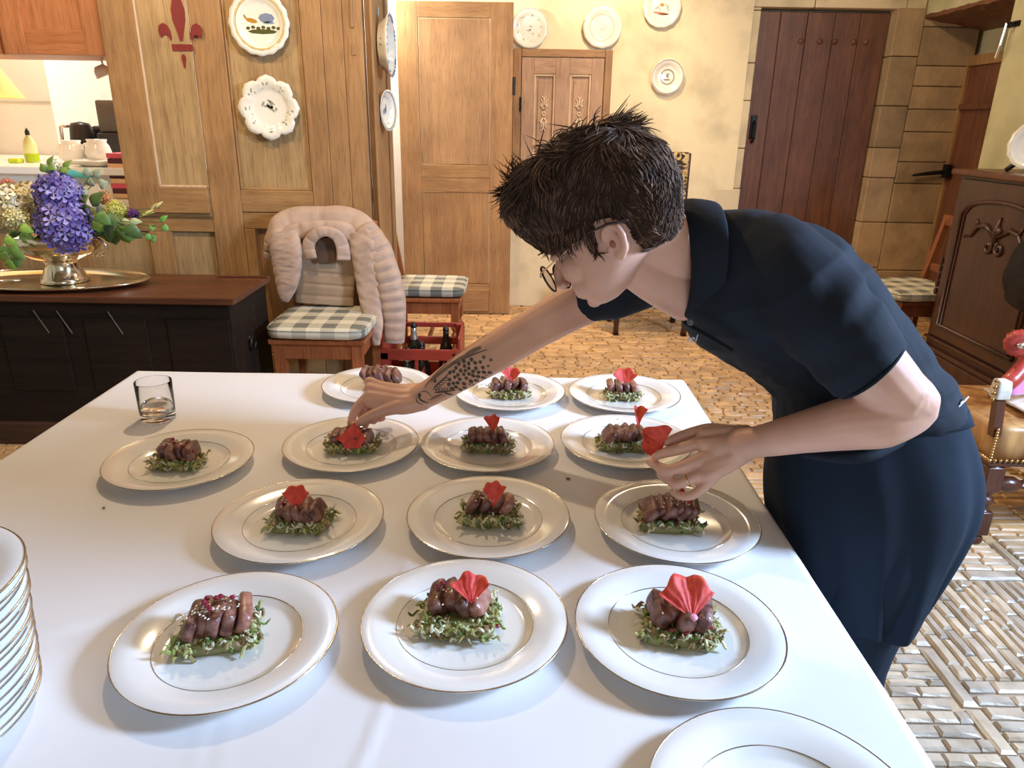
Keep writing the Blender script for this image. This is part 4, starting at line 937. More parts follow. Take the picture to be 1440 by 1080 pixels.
# ================================================================ JACKET
JK = mat('beige_quilted_nylon', (.46, .325, .245), .6, var=.10, scale=12, bump=.35, bscale=45, dist=.004, sheen=.2)
JKD = mat('beige_lining', (.36, .25, .16), .6, var=.12, scale=12, bump=.3, bscale=50, dist=.003)
def quilt(path, wdir, ws, ths, pitch, m=None, n=22, steps=60, diag=0, amp=.28, wr_=0.004, seed=0):
    m = m or MB(); path = [Vector(p) for p in path]; segs = len(path) - 1
    def cat(i, t_):
        p0, p1, p2, p3 = path[max(i - 1, 0)], path[i], path[i + 1], path[min(i + 2, segs)]
        return .5 * ((2 * p1) + (p2 - p0) * t_ + (2 * p0 - 5 * p1 + 4 * p2 - p3) * t_ ** 2 + (3 * p1 - p0 - 3 * p2 + p3) * t_ ** 3)
    def lin(a, u_): i = min(int(u_ * (len(a) - 1)), len(a) - 2); f = u_ * (len(a) - 1) - i; return a[i] * (1 - f) + a[i + 1] * f
    rr = []; s = 0; prev = None
    for k in range(steps + 1):
        u_ = k / steps; i = min(int(u_ * segs), segs - 1); p = cat(i, u_ * segs - i); i2 = min(int(min(u_ + .01, 1) * segs), segs - 1)
        q = cat(min(int(max(0, u_ - .01) * segs), segs - 1), max(0, u_ - .01) * segs - min(int(max(0, u_ - .01) * segs), segs - 1)); q2 = cat(i2, min(u_ + .01, 1) * segs - i2)
        T = (q2 - q).normalized(); wv = Vector(lin([Vector(x) for x in wdir], u_)) if isinstance(wdir, list) else Vector(wdir)
        wv = (wv - T * wv.dot(T)).normalized(); nv = T.cross(wv)
        if prev is not None: s += (p - prev).length
        prev = p; w, th = lin(ws, u_), lin(ths, u_)
        if k in (0, steps): w *= .9; th *= .5
        row = []
        for j in range(n):
            a = 2 * pi * j / n; ca, sa = cos(a), sin(a); e = .75
            sx = abs(ca) ** e * (1 if ca > 0 else -1); sy = abs(sa) ** e * (1 if sa > 0 else -1)
            ph = (s + diag * sx * w) / pitch; puff = 1 - amp * (1 - min(1, abs(sin(pi * ph)) * 1.8))
            pt = p + wv * (w * sx * (1 - .06 * (1 - puff))) + nv * (th * sy * puff) 
            pt += nv * wr_ * noise.noise(pt * 22 + V(seed, 0, 0)) + wv * wr_ * noise.noise(pt * 15 + V(0, seed, 3))
            row.append(pt)
        rr.append(row)
    return m.rings(rr)
t = thing('quilted_jacket', 'beige quilted jacket hung inside out over the back of the wooden chair', 'jacket', (-.9, 3.68, .75))
J = lambda x, y, Y=3.66: AY(x, y, Y)
ob('back_panel', quilt([J(458, 335, 3.67), J(457, 370, 3.655), J(456, 400, 3.64), J(456, 428, 3.63)], (1, 0, 0), [.16, .16, .155, .15], [.022] * 4, .058), JKD, t, smooth=True)
ob('yoke', quilt([J(383, 345, 3.66), J(392, 322, 3.67), J(412, 310, 3.69), J(450, 307, 3.70), J(490, 309, 3.69), J(512, 322, 3.67), J(520, 345, 3.65)], [(0, 1, .6), (0, .6, 1), (0, .4, 1), (0, .3, 1), (0, .4, 1), (0, .6, 1), (0, 1, .6)], [.05, .06, .062, .06, .062, .06, .05], [.03, .04, .045, .045, .045, .04, .03], .16, amp=.16), JK, t, smooth=True)
ob('front_yoke', quilt([J(392, 333, 3.64), J(420, 325, 3.63), J(450, 320, 3.625), J(482, 324, 3.63), J(508, 336, 3.64)], (0, .2, 1), [.035, .042, .036, .042, .035], [.02] * 5, .12, amp=.3), JK, t, smooth=True)
ob('collar', quilt([J(438, 364, 3.585), J(434, 346, 3.585), J(441, 332, 3.58), J(457, 326, 3.575), J(473, 331, 3.58), J(482, 346, 3.585), J(483, 366, 3.585)], [(1, -.3, 0), (1, -.3, .2), (.6, 0, -1), (0, 0, -1), (-.6, 0, -1), (-1, -.3, .1), (-1, -.3, 0)], [.032, .032, .028, .025, .028, .032, .034], [.014] * 7, .05, amp=.3), JK, t, smooth=True)
ob('neck_label', MB().grid(lambda u_, v: J(447 + 24 * u_, 335 + 34 * v, 3.615), 4, 4), mat('dark_neck_lining', (.10, .055, .035), .7), t, solid=.01)
ob('front_flap', quilt([J(400, 326, 3.62), J(402, 350, 3.59), J(404, 375, 3.58), J(403, 400, 3.57), J(400, 424, 3.57)], [(1, -.2, -.3), (1, -.2, -.2), (1, -.2, 0), (1, -.2, .3), (1, 0, .6)], [.07, .082, .078, .06, .015], [.028, .03, .028, .024, .012], .062, diag=.8, amp=.4), JK, t, smooth=True)
ob('front_flap', quilt([J(506, 326, 3.63), J(511, 350, 3.60), J(516, 385, 3.58), J(520, 420, 3.55), J(528, 455, 3.50), J(530, 486, 3.47)], [(1, -.2, .3), (1, -.2, .1), (1, -.2, 0), (1, -.2, -.2), (1, 0, -.2), (1, 0, 0)], [.06, .068, .062, .056, .038, .014], [.028, .03, .028, .026, .022, .012], .06, diag=-.9, amp=.4), JK, t, smooth=True)
ob('sleeve', quilt([J(512, 318, 3.66), J(529, 345, 3.63), J(541, 375, 3.60), J(550, 410, 3.58), J(554, 445, 3.57), J(554, 482, 3.56)], (1, .1, .2), [.05, .064, .066, .068, .062, .052], [.05, .055, .055, .055, .05, .045], .05, amp=.34), JK, t, smooth=True)
ob('sleeve', quilt([J(392, 318, 3.70), J(383, 338, 3.72), J(379, 362, 3.73)], (1, .1, .2), [.045, .04, .03], [.04, .04, .03], .05, amp=.34), JK, t, smooth=True)
# ================================================================ CRATE with bottles
CR1 = mat('dark_red_plastic', (.30, .035, .022), .4, var=.12, bump=.1)
CXa, CXb, CYa, CYb, CZt = -.70, -.275, 3.66, 3.98, .35
t = thing('bottle_crate', 'open dark red plastic bottle crate on the floor behind the table', 'crate', ((CXa + CXb) / 2, (CYa + CYb) / 2, 0))
cc = lambda n, a, b: bx(n, a, b, CR1, t, bevel=.004)
cc('base', (CXa, CYa, 0), (CXb, CYb, .03))
for y in (CYa, CYb - .014):
    cc('lower_rail', (CXa, y, .03), (CXb, y + .014, .12)); cc('middle_rail', (CXa, y - .004, .225), (CXb, y + .018, .268))
    cc('side_slat', (CXa + .18, y, .12), (CXa + .20, y + .014, .225))
for x in (CXa, CXb - .014):
    cc('lower_rail', (x, CYa, .03), (x + .014, CYb, .2)); cc('side_board', (x, CYa, .215), (x + .014, CYb, .35)); cc('side_board', (x, CYa + .1, .2), (x + .014, CYb - .1, .215))
cc('top_rail', (CXa, CYb - .02, .325), (CXb, CYb, .352)); cc('top_rail', (CXa, CYa - .005, .262), (CXb, CYa + .012, .285))
for x in (CXa, CXb - .045):
    for y in (CYa - .004, CYb - .036): cc('corner_post', (x, y, 0), (x + .045, y + .04, .35 if y > 3.8 else .285))
for k in range(3): cc('divider', (CXa + .02 + (k + 1) * .098, CYa + .014, .03), (CXa + .026 + (k + 1) * .098, CYb - .014, .16))
BOT = mat('dark_green_glass', (.006, .014, .009), .08, var=.1, coat=.6); FOIL = mat('silver_green_foil', (.55, .60, .48), .3, .8, var=.2, scale=60, bump=.3, bscale=120); FB = mat('black_foil', (.012, .012, .014), .3, var=.1)
def bottle(x, y, label, foil, h=.30):
    t = thing('sparkling_wine_bottle', label, 'bottle', (x, y, .031), 'bottles in the red crate'); Mx = Matrix.Translation((x, y, .031))
    ob('glass_body', MB().lathe([(.001, 0), (.040, 0), (.043, .01), (.043, h * .5), (.036, h * .62), (.020, h * .76), (.015, h * .9), (.014, h * .98), (.001, h)], 28, Mx), BOT, t, smooth=True)
    ob('foil', MB().lathe([(.024, h * .72), (.021, h * .765), (.0165, h * .86), (.016, h * .98), (.001, h + .002)], 24, Mx), foil, t, smooth=True)
    ob('cap', MB().lathe([(.0175, h * .93), (.018, h * .97), (.012, h + .006), (.001, h + .007)], 20, Mx), FB, t, smooth=True)
bottle(-.555, 3.92, 'tall bottle with silver-green foil at the back of the red crate', FOIL, .325); bottle(-.565, 3.715, 'bottle with silver foil neck at the front of the red crate', FOIL, .24)
bottle(-.50, 3.80, 'black-foiled bottle behind the front silver-necked one in the crate', FB, .25); bottle(-.375, 3.92, 'bottle with black foil at the right end of the red crate', FB, .305)
# ================================================================ CABINET
t = thing('carved_cabinet', 'tall dark walnut cabinet with carved arched door panel against the right wall', 'cabinet', (2.72, 3.4, 0))
KX, KY0, KY1, KZ = 2.5, 2.35, 4.27, 1.215
bx('body', (KX + .02, KY0, .06), (2.945, KY1, KZ - .03), WALNUT, t, bevel=.008); bx('top', (KX - .03, KY0 - .02, KZ - .035), (2.948, KY1 + .025, KZ), DARKTOP, t, bevel=.01)
bx('plinth', (KX - .01, KY0 - .01, 0), (2.945, KY1 + .01, .17), WALNUT, t, bevel=.01)
bx('base_moulding', (KX - .005, KY0, .17), (KX + .02, KY1 + .005, .2), WALNUT, t, bevel=.008); bx('base_moulding', (KX + .0, KY0, .235), (KX + .02, KY1 + .003, .255), WALNUT, t, bevel=.006)
for y0, y1 in ((3.40, 4.22), (2.42, 3.36)):
    dr = bx('door', (KX, y0, .27), (KX + .02, y1, KZ - .05), WALNUT, t, bevel=.004)
    yc = (y0 + y1) / 2; hw = (y1 - y0) / 2 - .07
    def arch(w, zb, zt, rise): return [(yc - w, zb)] + [(yc + w * c, zt + rise * (1 - c * c) ** .5 * 1) for c in [-1 + .125 * k for k in range(17)]] + [(yc + w, zb)]
    for w, r_ in ((hw, .012), (hw - .03, .006)):
        m = MB(); m.tube([(KX - .004, a, z) for a, z in arch(w, .34, .98, .09)] + [(KX - .004, yc - w, .34)], r_, 8, up=(1, 0, 0)); ob('arch_moulding', m, WALNUT, dr, smooth=True)
    m = MB(); X_ = KX - .004
    for sg in (-1, 1):
        m.tube([(X_, yc + sg * .02, .90), (X_, yc + sg * .10, .945), (X_, yc + sg * .17, .93), (X_, yc + sg * .21, .88), (X_, yc + sg * .27, .865)], [.010, .014, .012, .012, .007], 8, up=(1, 0, 0))
        m.tube([(X_, yc + sg * (.045 + .034 * (1 - k / 22) * cos(.55 * k + 2.0)), .84 + .034 * (1 - k / 22) * sin(.55 * k + 2.0)) for k in range(16)], [.011] * 12 + [.008] * 4, 8, up=(1, 0, 0))
        m.tube([(X_, yc + sg * .17, .93), (X_, yc + sg * .19, .97)], [.012, .004], 8)
    m.tube([(X_, yc, .86), (X_, yc + .008, .93), (X_, yc - .006, 1.0)], [.015, .018, .006], 8, up=(1, 0, 0)); m.ell((X_, yc, .93), (.014, .035, .022))
    ob('carving', m, WALNUT, dr, smooth=True)
for k in range(5): ob('side_bead', MB().lathe([(.008, 0), (.012, .02), (.008, .04)], 8, Matrix.Translation((KX + .0, 4.245, .5 + k * .045))), WALNUT, t, smooth=True)
wall_plate('display_plate', 'pale yellow plate standing on top of the carved cabinet, cut by the right edge', 'plate', 0, 0, .12, 0, loc=(2.66, 3.93, KZ + .135), normal=(-.85, -.5, .1), k=14, amp=.02, group=None, ring=[(.9, .001, FYEL)])
t = thing('plate_stand', 'small black stand under the display plate on the cabinet', 'stand', (2.69, 3.98, KZ))
ob('foot', MB().tube([(2.60, 4.02, KZ + .005), (2.63, 3.99, KZ + .05), (2.66, 3.97, KZ + .03), (2.74, 3.95, KZ + .006)], [.012, .016, .014, .01], 8), BLACKP, t, smooth=True)
# dark bundle at the right edge in front of the cabinet: black leather bag
t = thing('leather_bag', 'dark leather bag hanging before the cabinet at the right edge of the picture', 'bag', (2.33, 3.3, .75))
LB = mat('black_leather', (.014, .012, .012), .6, spec=.2, var=.3, bump=.5, bscale=60)
ob('bag_body', quilt([(2.36, 3.38, .93), (2.34, 3.32, .84), (2.34, 3.30, .74), (2.36, 3.30, .66)], (.2, 1, 0), [.08, .15, .16, .12], [.03, .05, .05, .04], .5, amp=.05, wr_=.01), LB, t, smooth=True)
ob('strap', MB().tube([(2.40, 3.42, 1.16), (2.38, 3.40, 1.02), (2.36, 3.39, .92)], .008, 8), LB, t, smooth=True)
bx('strap_hook', (2.38, 3.40, 1.15), (2.5, 3.44, 1.17), IRON, t)
# ================================================================ ARMCHAIR
t = thing('throne_armchair', 'antique armchair with red leather arms, brass nails and turned walnut legs at the right', 'armchair', (1.9, 2.5, 0))
RL = mat('red_leather', (.42, .045, .03), .35, var=.2, scale=25, bump=.3, bscale=80, coat=.2); PK = mat('pink_velvet', (.62, .17, .38), .8, var=.1, sheen=.5); TAN = mat('tan_leather', (.46, .25, .09), .4, var=.3, scale=18, col2=(.25, .11, .035), stretch=(1, 1, .25), bump=.3)
WL = mat('worn_white_leather', (.62, .56, .48), .6, var=.2, scale=30, bump=.3); BRS = mat('brass', (.55, .34, .14), .3, 1, var=.2); LACE = mat('white_lace', (.62, .58, .52), .85, var=.15, scale=50, bump=.6, bscale=140)
A2 = lambda x, y, Y: AY(x, y, Y)
def turned(x, y, z0, z1, n='leg', r=.032, parent=None):
    h = z1 - z0; Mx = Matrix.Translation((x, y, z0)); m = MB()
    m.lathe([(.001, 0), (.024, 0), (.030, .012), (.028, .024), (.020, .034)], 16, Mx)
    m.box((-.030, -.030, .04), (.030, .030, h * .40), M=Mx); m.lathe([(.020, .03), (.028, .04), (.028, h * .40), (.022, h * .42), (.018, h * .45), (.032, h * .50), (.030, h * .55), (.018, h * .58), (.026, h * .62), (.027, h * .64)], 16, Mx)
    m.box((-.031, -.031, h * .64), (.031, .031, h * .93), M=Mx); m.lathe([(.031, h * .93), (.02, h * .96), (.028, h)], 16, Mx)
    return ob(n, m, TURN, parent, bevel=.004, auto=True)
LX, LY = 1.70, 2.33
turned(LX, LY - .01, 0, .335, parent=t); turned(LX + .56, LY - .02, 0, .36, parent=t); turned(LX + .06, LY + .5, 0, .36, parent=t); turned(LX + .56, LY + .5, 0, .36, parent=t)
Mx = xf((LX + .03, LY - .01, .235), (1, 0, 0), (0, 0, 1))
ob('stretcher', MB().lathe([(.016, 0), (.030, .03), (.028, .06), (.014, .085)] + [(.014 + .003 * (k % 2), .085 + .012 * k) for k in range(8)] + [(.026, .2), (.032, .225), (.026, .25), (.014, .27), (.014, .36), (.03, .42), (.02, .46), (.016, .5)], 18, Mx), TURN, t, smooth=True)
bx('seat_rail', (LX - .035, LY - .04, .315), (LX + .60, LY + .42, .335), TURN, t, bevel=.006)
m = MB(); rr = []
for z, s_2 in ((.335, 1.0), (.40, 1.0), (.445, 1.0), (.462, .97), (.47, .6)):
    rr.append([V(LX + .28 + .315 * s_2 * abs(cos(a)) ** .2 * (1 if cos(a) > 0 else -1), LY + .185 + .225 * s_2 * abs(sin(a)) ** .2 * (1 if sin(a) > 0 else -1), z) for a in [k * 2 * pi / 40 for k in range(40)]])
ob('seat', m.rings(rr), TAN, t, smooth=True)
m = MB()
for k in range(34): m.ell((LX - .04, LY - .04 + k * .013, .342), .0065, nu=7, nv=5); m.ell((LX - .04 + k * .019, LY - .044, .342), .0065, nu=7, nv=5)
for k in range(12): m.ell((LX - .036, LY - .042, .342 + k * .0105), .0062, nu=7, nv=5)
ob('nail_trim', m, BRS, t, smooth=True, kind='stuff')
bx('red_seat_band', (LX + .13, LY - .055, .345), (LX + .19, LY - .042, .455), mat('red_braid', (.62, .05, .02), .5), t)
# arm: post, covered front end, curved padded arm with scroll
p0, p1 = A2(1398, 612, 2.31), A2(1405, 562, 2.31)
ob('arm_post', MB().tube([p0, (p0 + p1) / 2, p1], .021, 4, up=(1, 1, 0)), TURN, t, auto=True)
q0, q1 = A2(1405, 560, 2.31), A2(1411, 534, 2.31)
ob('arm_end_cover', MB().tube([q0, (q0 + q1) / 2, q1], [.032, .034, .030], 4, up=(1, 1, 0)), WL, t, bevel=.006)
arm = [A2(1409, 545, 2.32), A2(1424, 533, 2.34), A2(1440, 516, 2.37), A2(1452, 495, 2.41), A2(1462, 472, 2.46)]
ob('arm_pad', MB().tube(arm, [.026, .028, .028, .03, .035], 10), RL, t, smooth=True)
m = MB(); 
for k in range(16):
    u_ = k / 15 * 3.99; i = int(u_); p = arm[i].lerp(arm[i + 1], u_ - i); m.ell(p + V(-.012, -.024, -.012), .0062, nu=7, nv=5)
for k in range(4): m.ell(q0.lerp(q1, k / 3) + V(-.03, -.012, 0), .008, nu=7, nv=5)
ob('nail_trim', m, BRS, t, smooth=True, kind='stuff')
sc = A2(1434, 484, 2.36); M_ = xf(sc, (-.45, -.9, 0))
rr = [[M_ @ V(r * (1 + .05 * cos(12 * a)) * cos(a), r * (1 + .05 * cos(12 * a)) * sin(a), z) for a in [k * 2 * pi / 36 for k in range(36)]] for r, z in ((.03, -.05), (.042, -.04), (.046, -.01), (.044, .008), (.03, .018), (.012, .014))]
scr = ob('scroll_end', MB().rings(rr), RL, t, smooth=True); ob('rosette', MB().ell(M_ @ V(0, 0, .02), (.012, .012, .012), nu=12, nv=8), STEEL, scr, smooth=True)
ob('side_panel', MB().grid(lambda u_, v: A2(1418 + 62 * u_, 556 - 8 * u_ - v * (20 + 40 * u_), 2.38 + .14 * u_), 8, 6), PK, t, solid=.02, smooth=True)
bx('backrest', (LX + .50, LY + .02, .5), (LX + .62, LY + .5, 1.12), PK, t, bevel=.03)
o = ob('lace_cloth', MB().grid(lambda u_, v: V(LX + .10 + .40 * u_, LY + .02 + .26 * v, .476 + .04 * (1 + noise.noise(V(u_ * 4, v * 4, 1))) * (.4 + u_)), 24, 18), LACE, None, smooth=True, solid=.006)
tag(o, 'crumpled white lace cloth lying on the armchair seat', 'cloth')
# ================================================================ KITCHEN
t = thing('kitchen_counter', 'white kitchen worktop seen through the hatch', 'counter', (-2.6, 4.4, 0))
bx('worktop', (-3.58, 4.0, 1.12), (-1.5, 5.18, 1.16), mat('white_worktop', (.88, .87, .82), .3, var=.02), t, bevel=.006); bx('cupboards', (-3.58, 4.05, 0), (-1.5, 5.1, 1.12), WHITE, t)
o = thing('dish_soap_bottle', 'clear bottle with bright green washing-up liquid on the worktop', 'bottle', (-2.78, 4.35, 1.16)); Mx = Matrix.Translation((-2.78, 4.35, 1.16))
ob('bottle_body', MB().lathe([(.001, 0), (.034, 0), (.036, .05), (.036, .09), (.03, .12), (.014, .14), (.012, .15)], 20, Mx), mat('green_clear_plastic', (.72, .80, .40), .1, var=.05), o, smooth=True)
ob('liquid', MB().lathe([(.0365, .005), (.037, .045), (.036, .05)], 20, Mx), mat('lime_liquid', (.42, .60, .02), .2), o, smooth=True)
ob('cap', MB().lathe([(.012, .15), (.012, .17), (.006, .18), (.001, .19)], 14, Mx), BLACKP, o, smooth=True)
o = ob('sponge', MB().box((-2.86, 4.25, 1.16), (-2.80, 4.31, 1.185)), mat('lime_sponge', (.50, .62, .03), .9, bump=.5), None, bevel=.008); tag(o, 'lime green sponge beside the washing-up bottle', 'sponge')
CUPM = mat('white_glaze', (.88, .86, .80), .2, var=.02, coat=.3)
def jug(x, y, z, s, label, side=-1):
    t = thing('white_jug', label, 'jug', (x, y, z), 'white jugs on the worktop'); Mx = Matrix.Translation((x, y, z))
    ob('jug_body', MB().lathe([(r * s, q * s) for r, q in ((.001, 0), (.034, 0), (.056, .018), (.068, .055), (.058, .095), (.046, .112), (.052, .128), (.048, .128), (.042, .112), (.001, .02))], 28, Mx), CUPM, t, smooth=True)
    ob('handle', MB().tube([(x + side * s * (.055 + .032 * sin(a)), y, z + s * (.068 + .036 * cos(a))) for a in [k * pi / 8 for k in range(9)]], .007 * s, 8), CUPM, t, smooth=True)
jug(-2.50, 4.28, 1.16, 1.0, 'left of the two white jugs on the worktop'); jug(-2.365, 4.30, 1.16, 1.05, 'right of the two white jugs on the worktop')
o = thing('electric_kettle', 'black and steel kettle behind the white jugs', 'kettle', (-2.68, 4.72, 1.16)); Mx = Matrix.Translation((-2.68, 4.72, 1.16))
ob('kettle_body', MB().lathe([(.001, 0), (.075, 0), (.075, .05), (.06, .2), (.05, .215), (.001, .225)], 24, Mx), BLACKP, o, smooth=True); ob('handle', MB().tube([(-2.74, 4.70, 1.36), (-2.785, 4.69, 1.35), (-2.79, 4.69, 1.27), (-2.75, 4.70, 1.19)], .012, 8), STEEL, o, smooth=True)
o = thing('toaster', 'black toaster with steel stripe beside the kettle', 'toaster', (-2.6, 4.86, 1.16)); bx('toaster_body', (-2.68, 4.82, 1.16), (-2.54, 4.97, 1.36), BLACKP, o, bevel=.02); bx('steel_band', (-2.60, 4.81, 1.19), (-2.57, 4.83, 1.35), STEEL, o); 
o = thing('coffee_maker', 'tall smoked coffee maker behind the right jug', 'coffee maker', (-2.48, 4.8, 1.16)); bx('tank', (-2.56, 4.70, 1.32), (-2.38, 4.84, 1.51), mat('smoked_plastic', (.12, .11, .09), .15), o, bevel=.012); bx('base', (-2.56, 4.66, 1.16), (-2.36, 4.88, 1.32), BLACKP, o, bevel=.012)
t = thing('lamp_shade_lamp', 'glowing orange-yellow lamp shade at the left end of the hatch', 'lamp', (-2.83, 4.1, 1.6)); Mx = Matrix.Translation((-2.80, 4.1, 1.50))
SHD = mat('lit_lamp_shade', (.85, .42, .12), .7, var=.05, emit=(1, .50, .10), es=.75)
ob('shade', MB().lathe([(.175, 0), (.06, .20), (.058, .20), (.173, 0)], 36, Mx), SHD, t, smooth=True); ob('pendant_cord', MB().tube([(-2.80, 4.1, 1.68), (-2.80, 4.1, H0)], .004, 6), BLACKP, t)
PINKC = mat('pinkish_cup_glaze', (.88, .74, .62), .25, coat=.3)
for x, y, l in ((-2.10, 3.98, 'left hanging cup under the orange cupboard'), (-2.03, 4.0, 'right hanging cup under the orange cupboard, half behind the shutter')):
    o = thing('hanging_cup', l, 'cup', (x, y, 1.62), 'cups hanging under the cupboard'); M_ = xf((x, y, 1.63), (.35, .2, -.9), (0, 1, 0))
    ob('cup_body', MB().lathe([(.001, -.03), (.022, -.03), (.036, -.012), (.042, .02), (.040, .022), (.034, -.01), (.001, -.024)], 24, M_), PINKC, o, smooth=True); ob('handle', MB().tube([(x, y + .02, 1.655), (x, y + .01, 1.685), (x, y + .03, 1.685)], .005, 6), PINKC, o, smooth=True)
for i, (z, c, l) in enumerate(((1.10, (.75, .45, .22), 'lowest box of the striped stack by the shutter'), (1.135, (.10, .03, .03), 'dark second box from below in the striped stack'), (1.165, (.78, .42, .25), 'orange middle box of the striped stack'), (1.20, (.68, .10, .14), 'pink-red upper box of the striped stack'), (1.225, (.85, .80, .70), 'white topmost box of the striped stack'))):
    pass
for i in range(9):
    c = [(.82, .50, .28), (.09, .02, .03), (.72, .10, .16)][i % 3]
    o = bx('food_box', (-2.175 + .004 * (i % 2), 4.02, 1.0 + i * .026 - .0), (-2.0, 4.16, 1.0 + (i + 1) * .026 - .001), mat('box_card_%d' % i, c, .6), None, bevel=.002)
    tag(o, ('lowest' if i == 0 else 'topmost' if i == 8 else ORD[8 - i] + ' from top') + ' flat ' + ['orange', 'black', 'red'][i % 3] + ' box in the stack beside the shutter', 'box', 'flat boxes stacked beside the shutter')
o = bx('serving_board', (-2.9, 3.9, .965), (-2.0, 4.0, 1.0), WHITE, None, bevel=.004); tag(o, 'white shelf board just inside the hatch', 'shelf')
t = thing('white_dish', 'wide white dish lying on the worktop right of the flowers', 'dish', (-2.27, 4.12, 1.16)); ob('dish_body', MB().lathe([(.001, 0), (.09, 0), (.14, .03), (.138, .033), (.09, .006), (.001, .006)], 36, Matrix.Translation((-2.27, 4.13, 1.16))), CUPM, t, smooth=True)
o = ob('plastic_wrap_roll', MB().tube([(-2.5, 4.02, 1.12), (-2.36, 4.015, 1.13), (-2.27, 4.02, 1.12)], [.02, .024, .02], 10), mat('cyan_plastic', (.12, .60, .68), .3), None, smooth=True); tag(o, 'cyan plastic packet at the edge of the worktop behind the flowers', 'packet')
# ================================================================ PERSON
PT = thing('person', 'person in navy polo shirt and apron bending over the table, one tattooed arm reaching out', 'person', (.70, 1.3, 0))
SKIN = mat('skin', (.74, .44, .315), .48, var=.07, scale=9, sub=.25, bump=.12, bscale=220, dist=.0006, col2=(.62, .35, .26))
NAVY = mat('navy_jersey', (.011, .016, .026), .85, var=.15, scale=10, bump=.35, bscale=11, dist=.008, spec=.25)
NAVY2 = mat('navy_apron_cotton', (.011, .019, .033), .9, var=.15, scale=8, bump=.4, bscale=10, dist=.006, spec=.2)
def D3(p): return AD(p[0], p[1], p[2])
def smooth_path(pts, rads, k=6):
    """Catmull-Rom through 3-D points with radii"""
    P = [Vector(p) for p in pts]; o1, o2 = [], []
    for i in range(len(P) - 1):
        p0, p1, p2, p3 = P[max(i - 1, 0)], P[i], P[i + 1], P[min(i + 2, len(P) - 1)]
        for j in range(k):
            t_ = j / k
            o1.append(.5 * ((2 * p1) + (p2 - p0) * t_ + (2 * p0 - 5 * p1 + 4 * p2 - p3) * t_ ** 2 + (3 * p1 - p0 - 3 * p2 + p3) * t_ ** 3)); o2.append(rads[i] * (1 - t_) + rads[i + 1] * t_)
    o1.append(P[-1]); o2.append(rads[-1]); return o1, o2
def limb(m, pts, rads, n=18, k=6, ends=True, flat=1, up=None):
    P = [D3(p) if len(p) == 3 and p[0] > 20 else Vector(p) for p in pts]
    a, b = smooth_path(P, rads, k); m.tube(a, b, n, flat=flat, up=up)
    if ends:
        m.ell(a[0], b[0], nu=12, nv=8); m.ell(a[-1], b[-1], nu=12, nv=8)
    return a, b
def remeshed(name, m, mt, parent, vox, smooth_it=4, fac=.5, disp=None):
    o = ob(name, m, mt, None); me = o.data
    md = o.modifiers.new('r', 'REMESH'); md.mode = 'VOXEL'; md.voxel_size = vox; md.use_smooth_shade = True
    ms = o.modifiers.new('s', 'SMOOTH'); ms.iterations = smooth_it; ms.factor = fac
    dg = bpy.context.evaluated_depsgraph_get(); nm = bpy.data.meshes.new_from_object(o.evaluated_get(dg)); nm.name = name
    o.modifiers.clear(); o.data = nm; bpy.data.meshes.remove(me)
    if mt and not nm.materials: nm.materials.append(mt)
    if disp:
        for v, nr in [(v, v.normal.copy()) for v in nm.vertices]: v.co += nr * disp(v.co)
    w = wloc(parent); nm.transform(Matrix.Translation(-w)); nm.shade_smooth(); o.parent = parent
    return o
# head frame (origin between the ears)
FIP = R(28); TH = R(26)
HF = (-RT * cos(FIP) + DN * sin(FIP)) * cos(TH) + FW * sin(TH)
HU = -RT * sin(FIP) - DN * cos(FIP)
HL = HU.cross(HF)                                        # towards the camera = the left side of the head
HO = AD(868, 347, 1.16)
HM = Matrix((HF, HL, HU)).transposed().to_4x4(); HM.translation = HO
def hp(f, l, u): return HM @ V(f, l, u)
body = MB()
# skull and face: horizontal slices (u, front, back, halfwidth, forward bias of the width)
SL = [(-.070, .062, .038, .018), (-.064, .074, .018, .034), (-.055, .081, .0, .047), (-.045, .084, -.014, .055), (-.035, .090, -.035, .062), (-.015, .088, -.062, .067), (.005, .088, -.082, .070), (.025, .088, -.094, .072),
      (.045, .094, -.102, .074), (.065, .097, -.106, .076), (.085, .095, -.104, .077), (.105, .086, -.097, .074), (.122, .068, -.082, .064), (.136, .044, -.058, .046), (.144, .012, -.028, .022)]
rr = []
for u_, f, b_, w in SL:
    row = []; c = (f + b_) / 2; a_ = (f - b_) / 2
    for k in range(28):
        q = 2 * pi * k / 28; x = cos(q); y = sin(q); e = .86
        X_ = c + a_ * (abs(x) ** e) * (1 if x > 0 else -1); Y_ = w * (abs(y) ** e) * (1 if y > 0 else -1)
        if x > 0 and u_ < .05: Y_ *= 1 - .18 * x ** 2
        row.append(hp(X_, Y_, u_))
    rr.append(row)
body.rings(rr)
H_ = lambda f, l, u, r, **k: body.ell(hp(f, l, u), r, M=HM.to_3x3(), nu=12, nv=8, **k)
body.tube([hp(.094, 0, .030), hp(.108, 0, .010), hp(.115, 0, -.006), hp(.106, 0, -.014)], [.008, .009, .010, .008], 12)      # nose
H_(.107, .009, -.009, (.008, .006, .006)); H_(.107, -.009, -.009, (.008, .006, .006))
H_(.090, 0, -.031, (.009, .021, .0048)); H_(.087, 0, -.039, (.0085, .018, .0055)); H_(.075, 0, -.057, (.012, .018, .012)); H_(.091, 0, -.020, (.006, .012, .008))
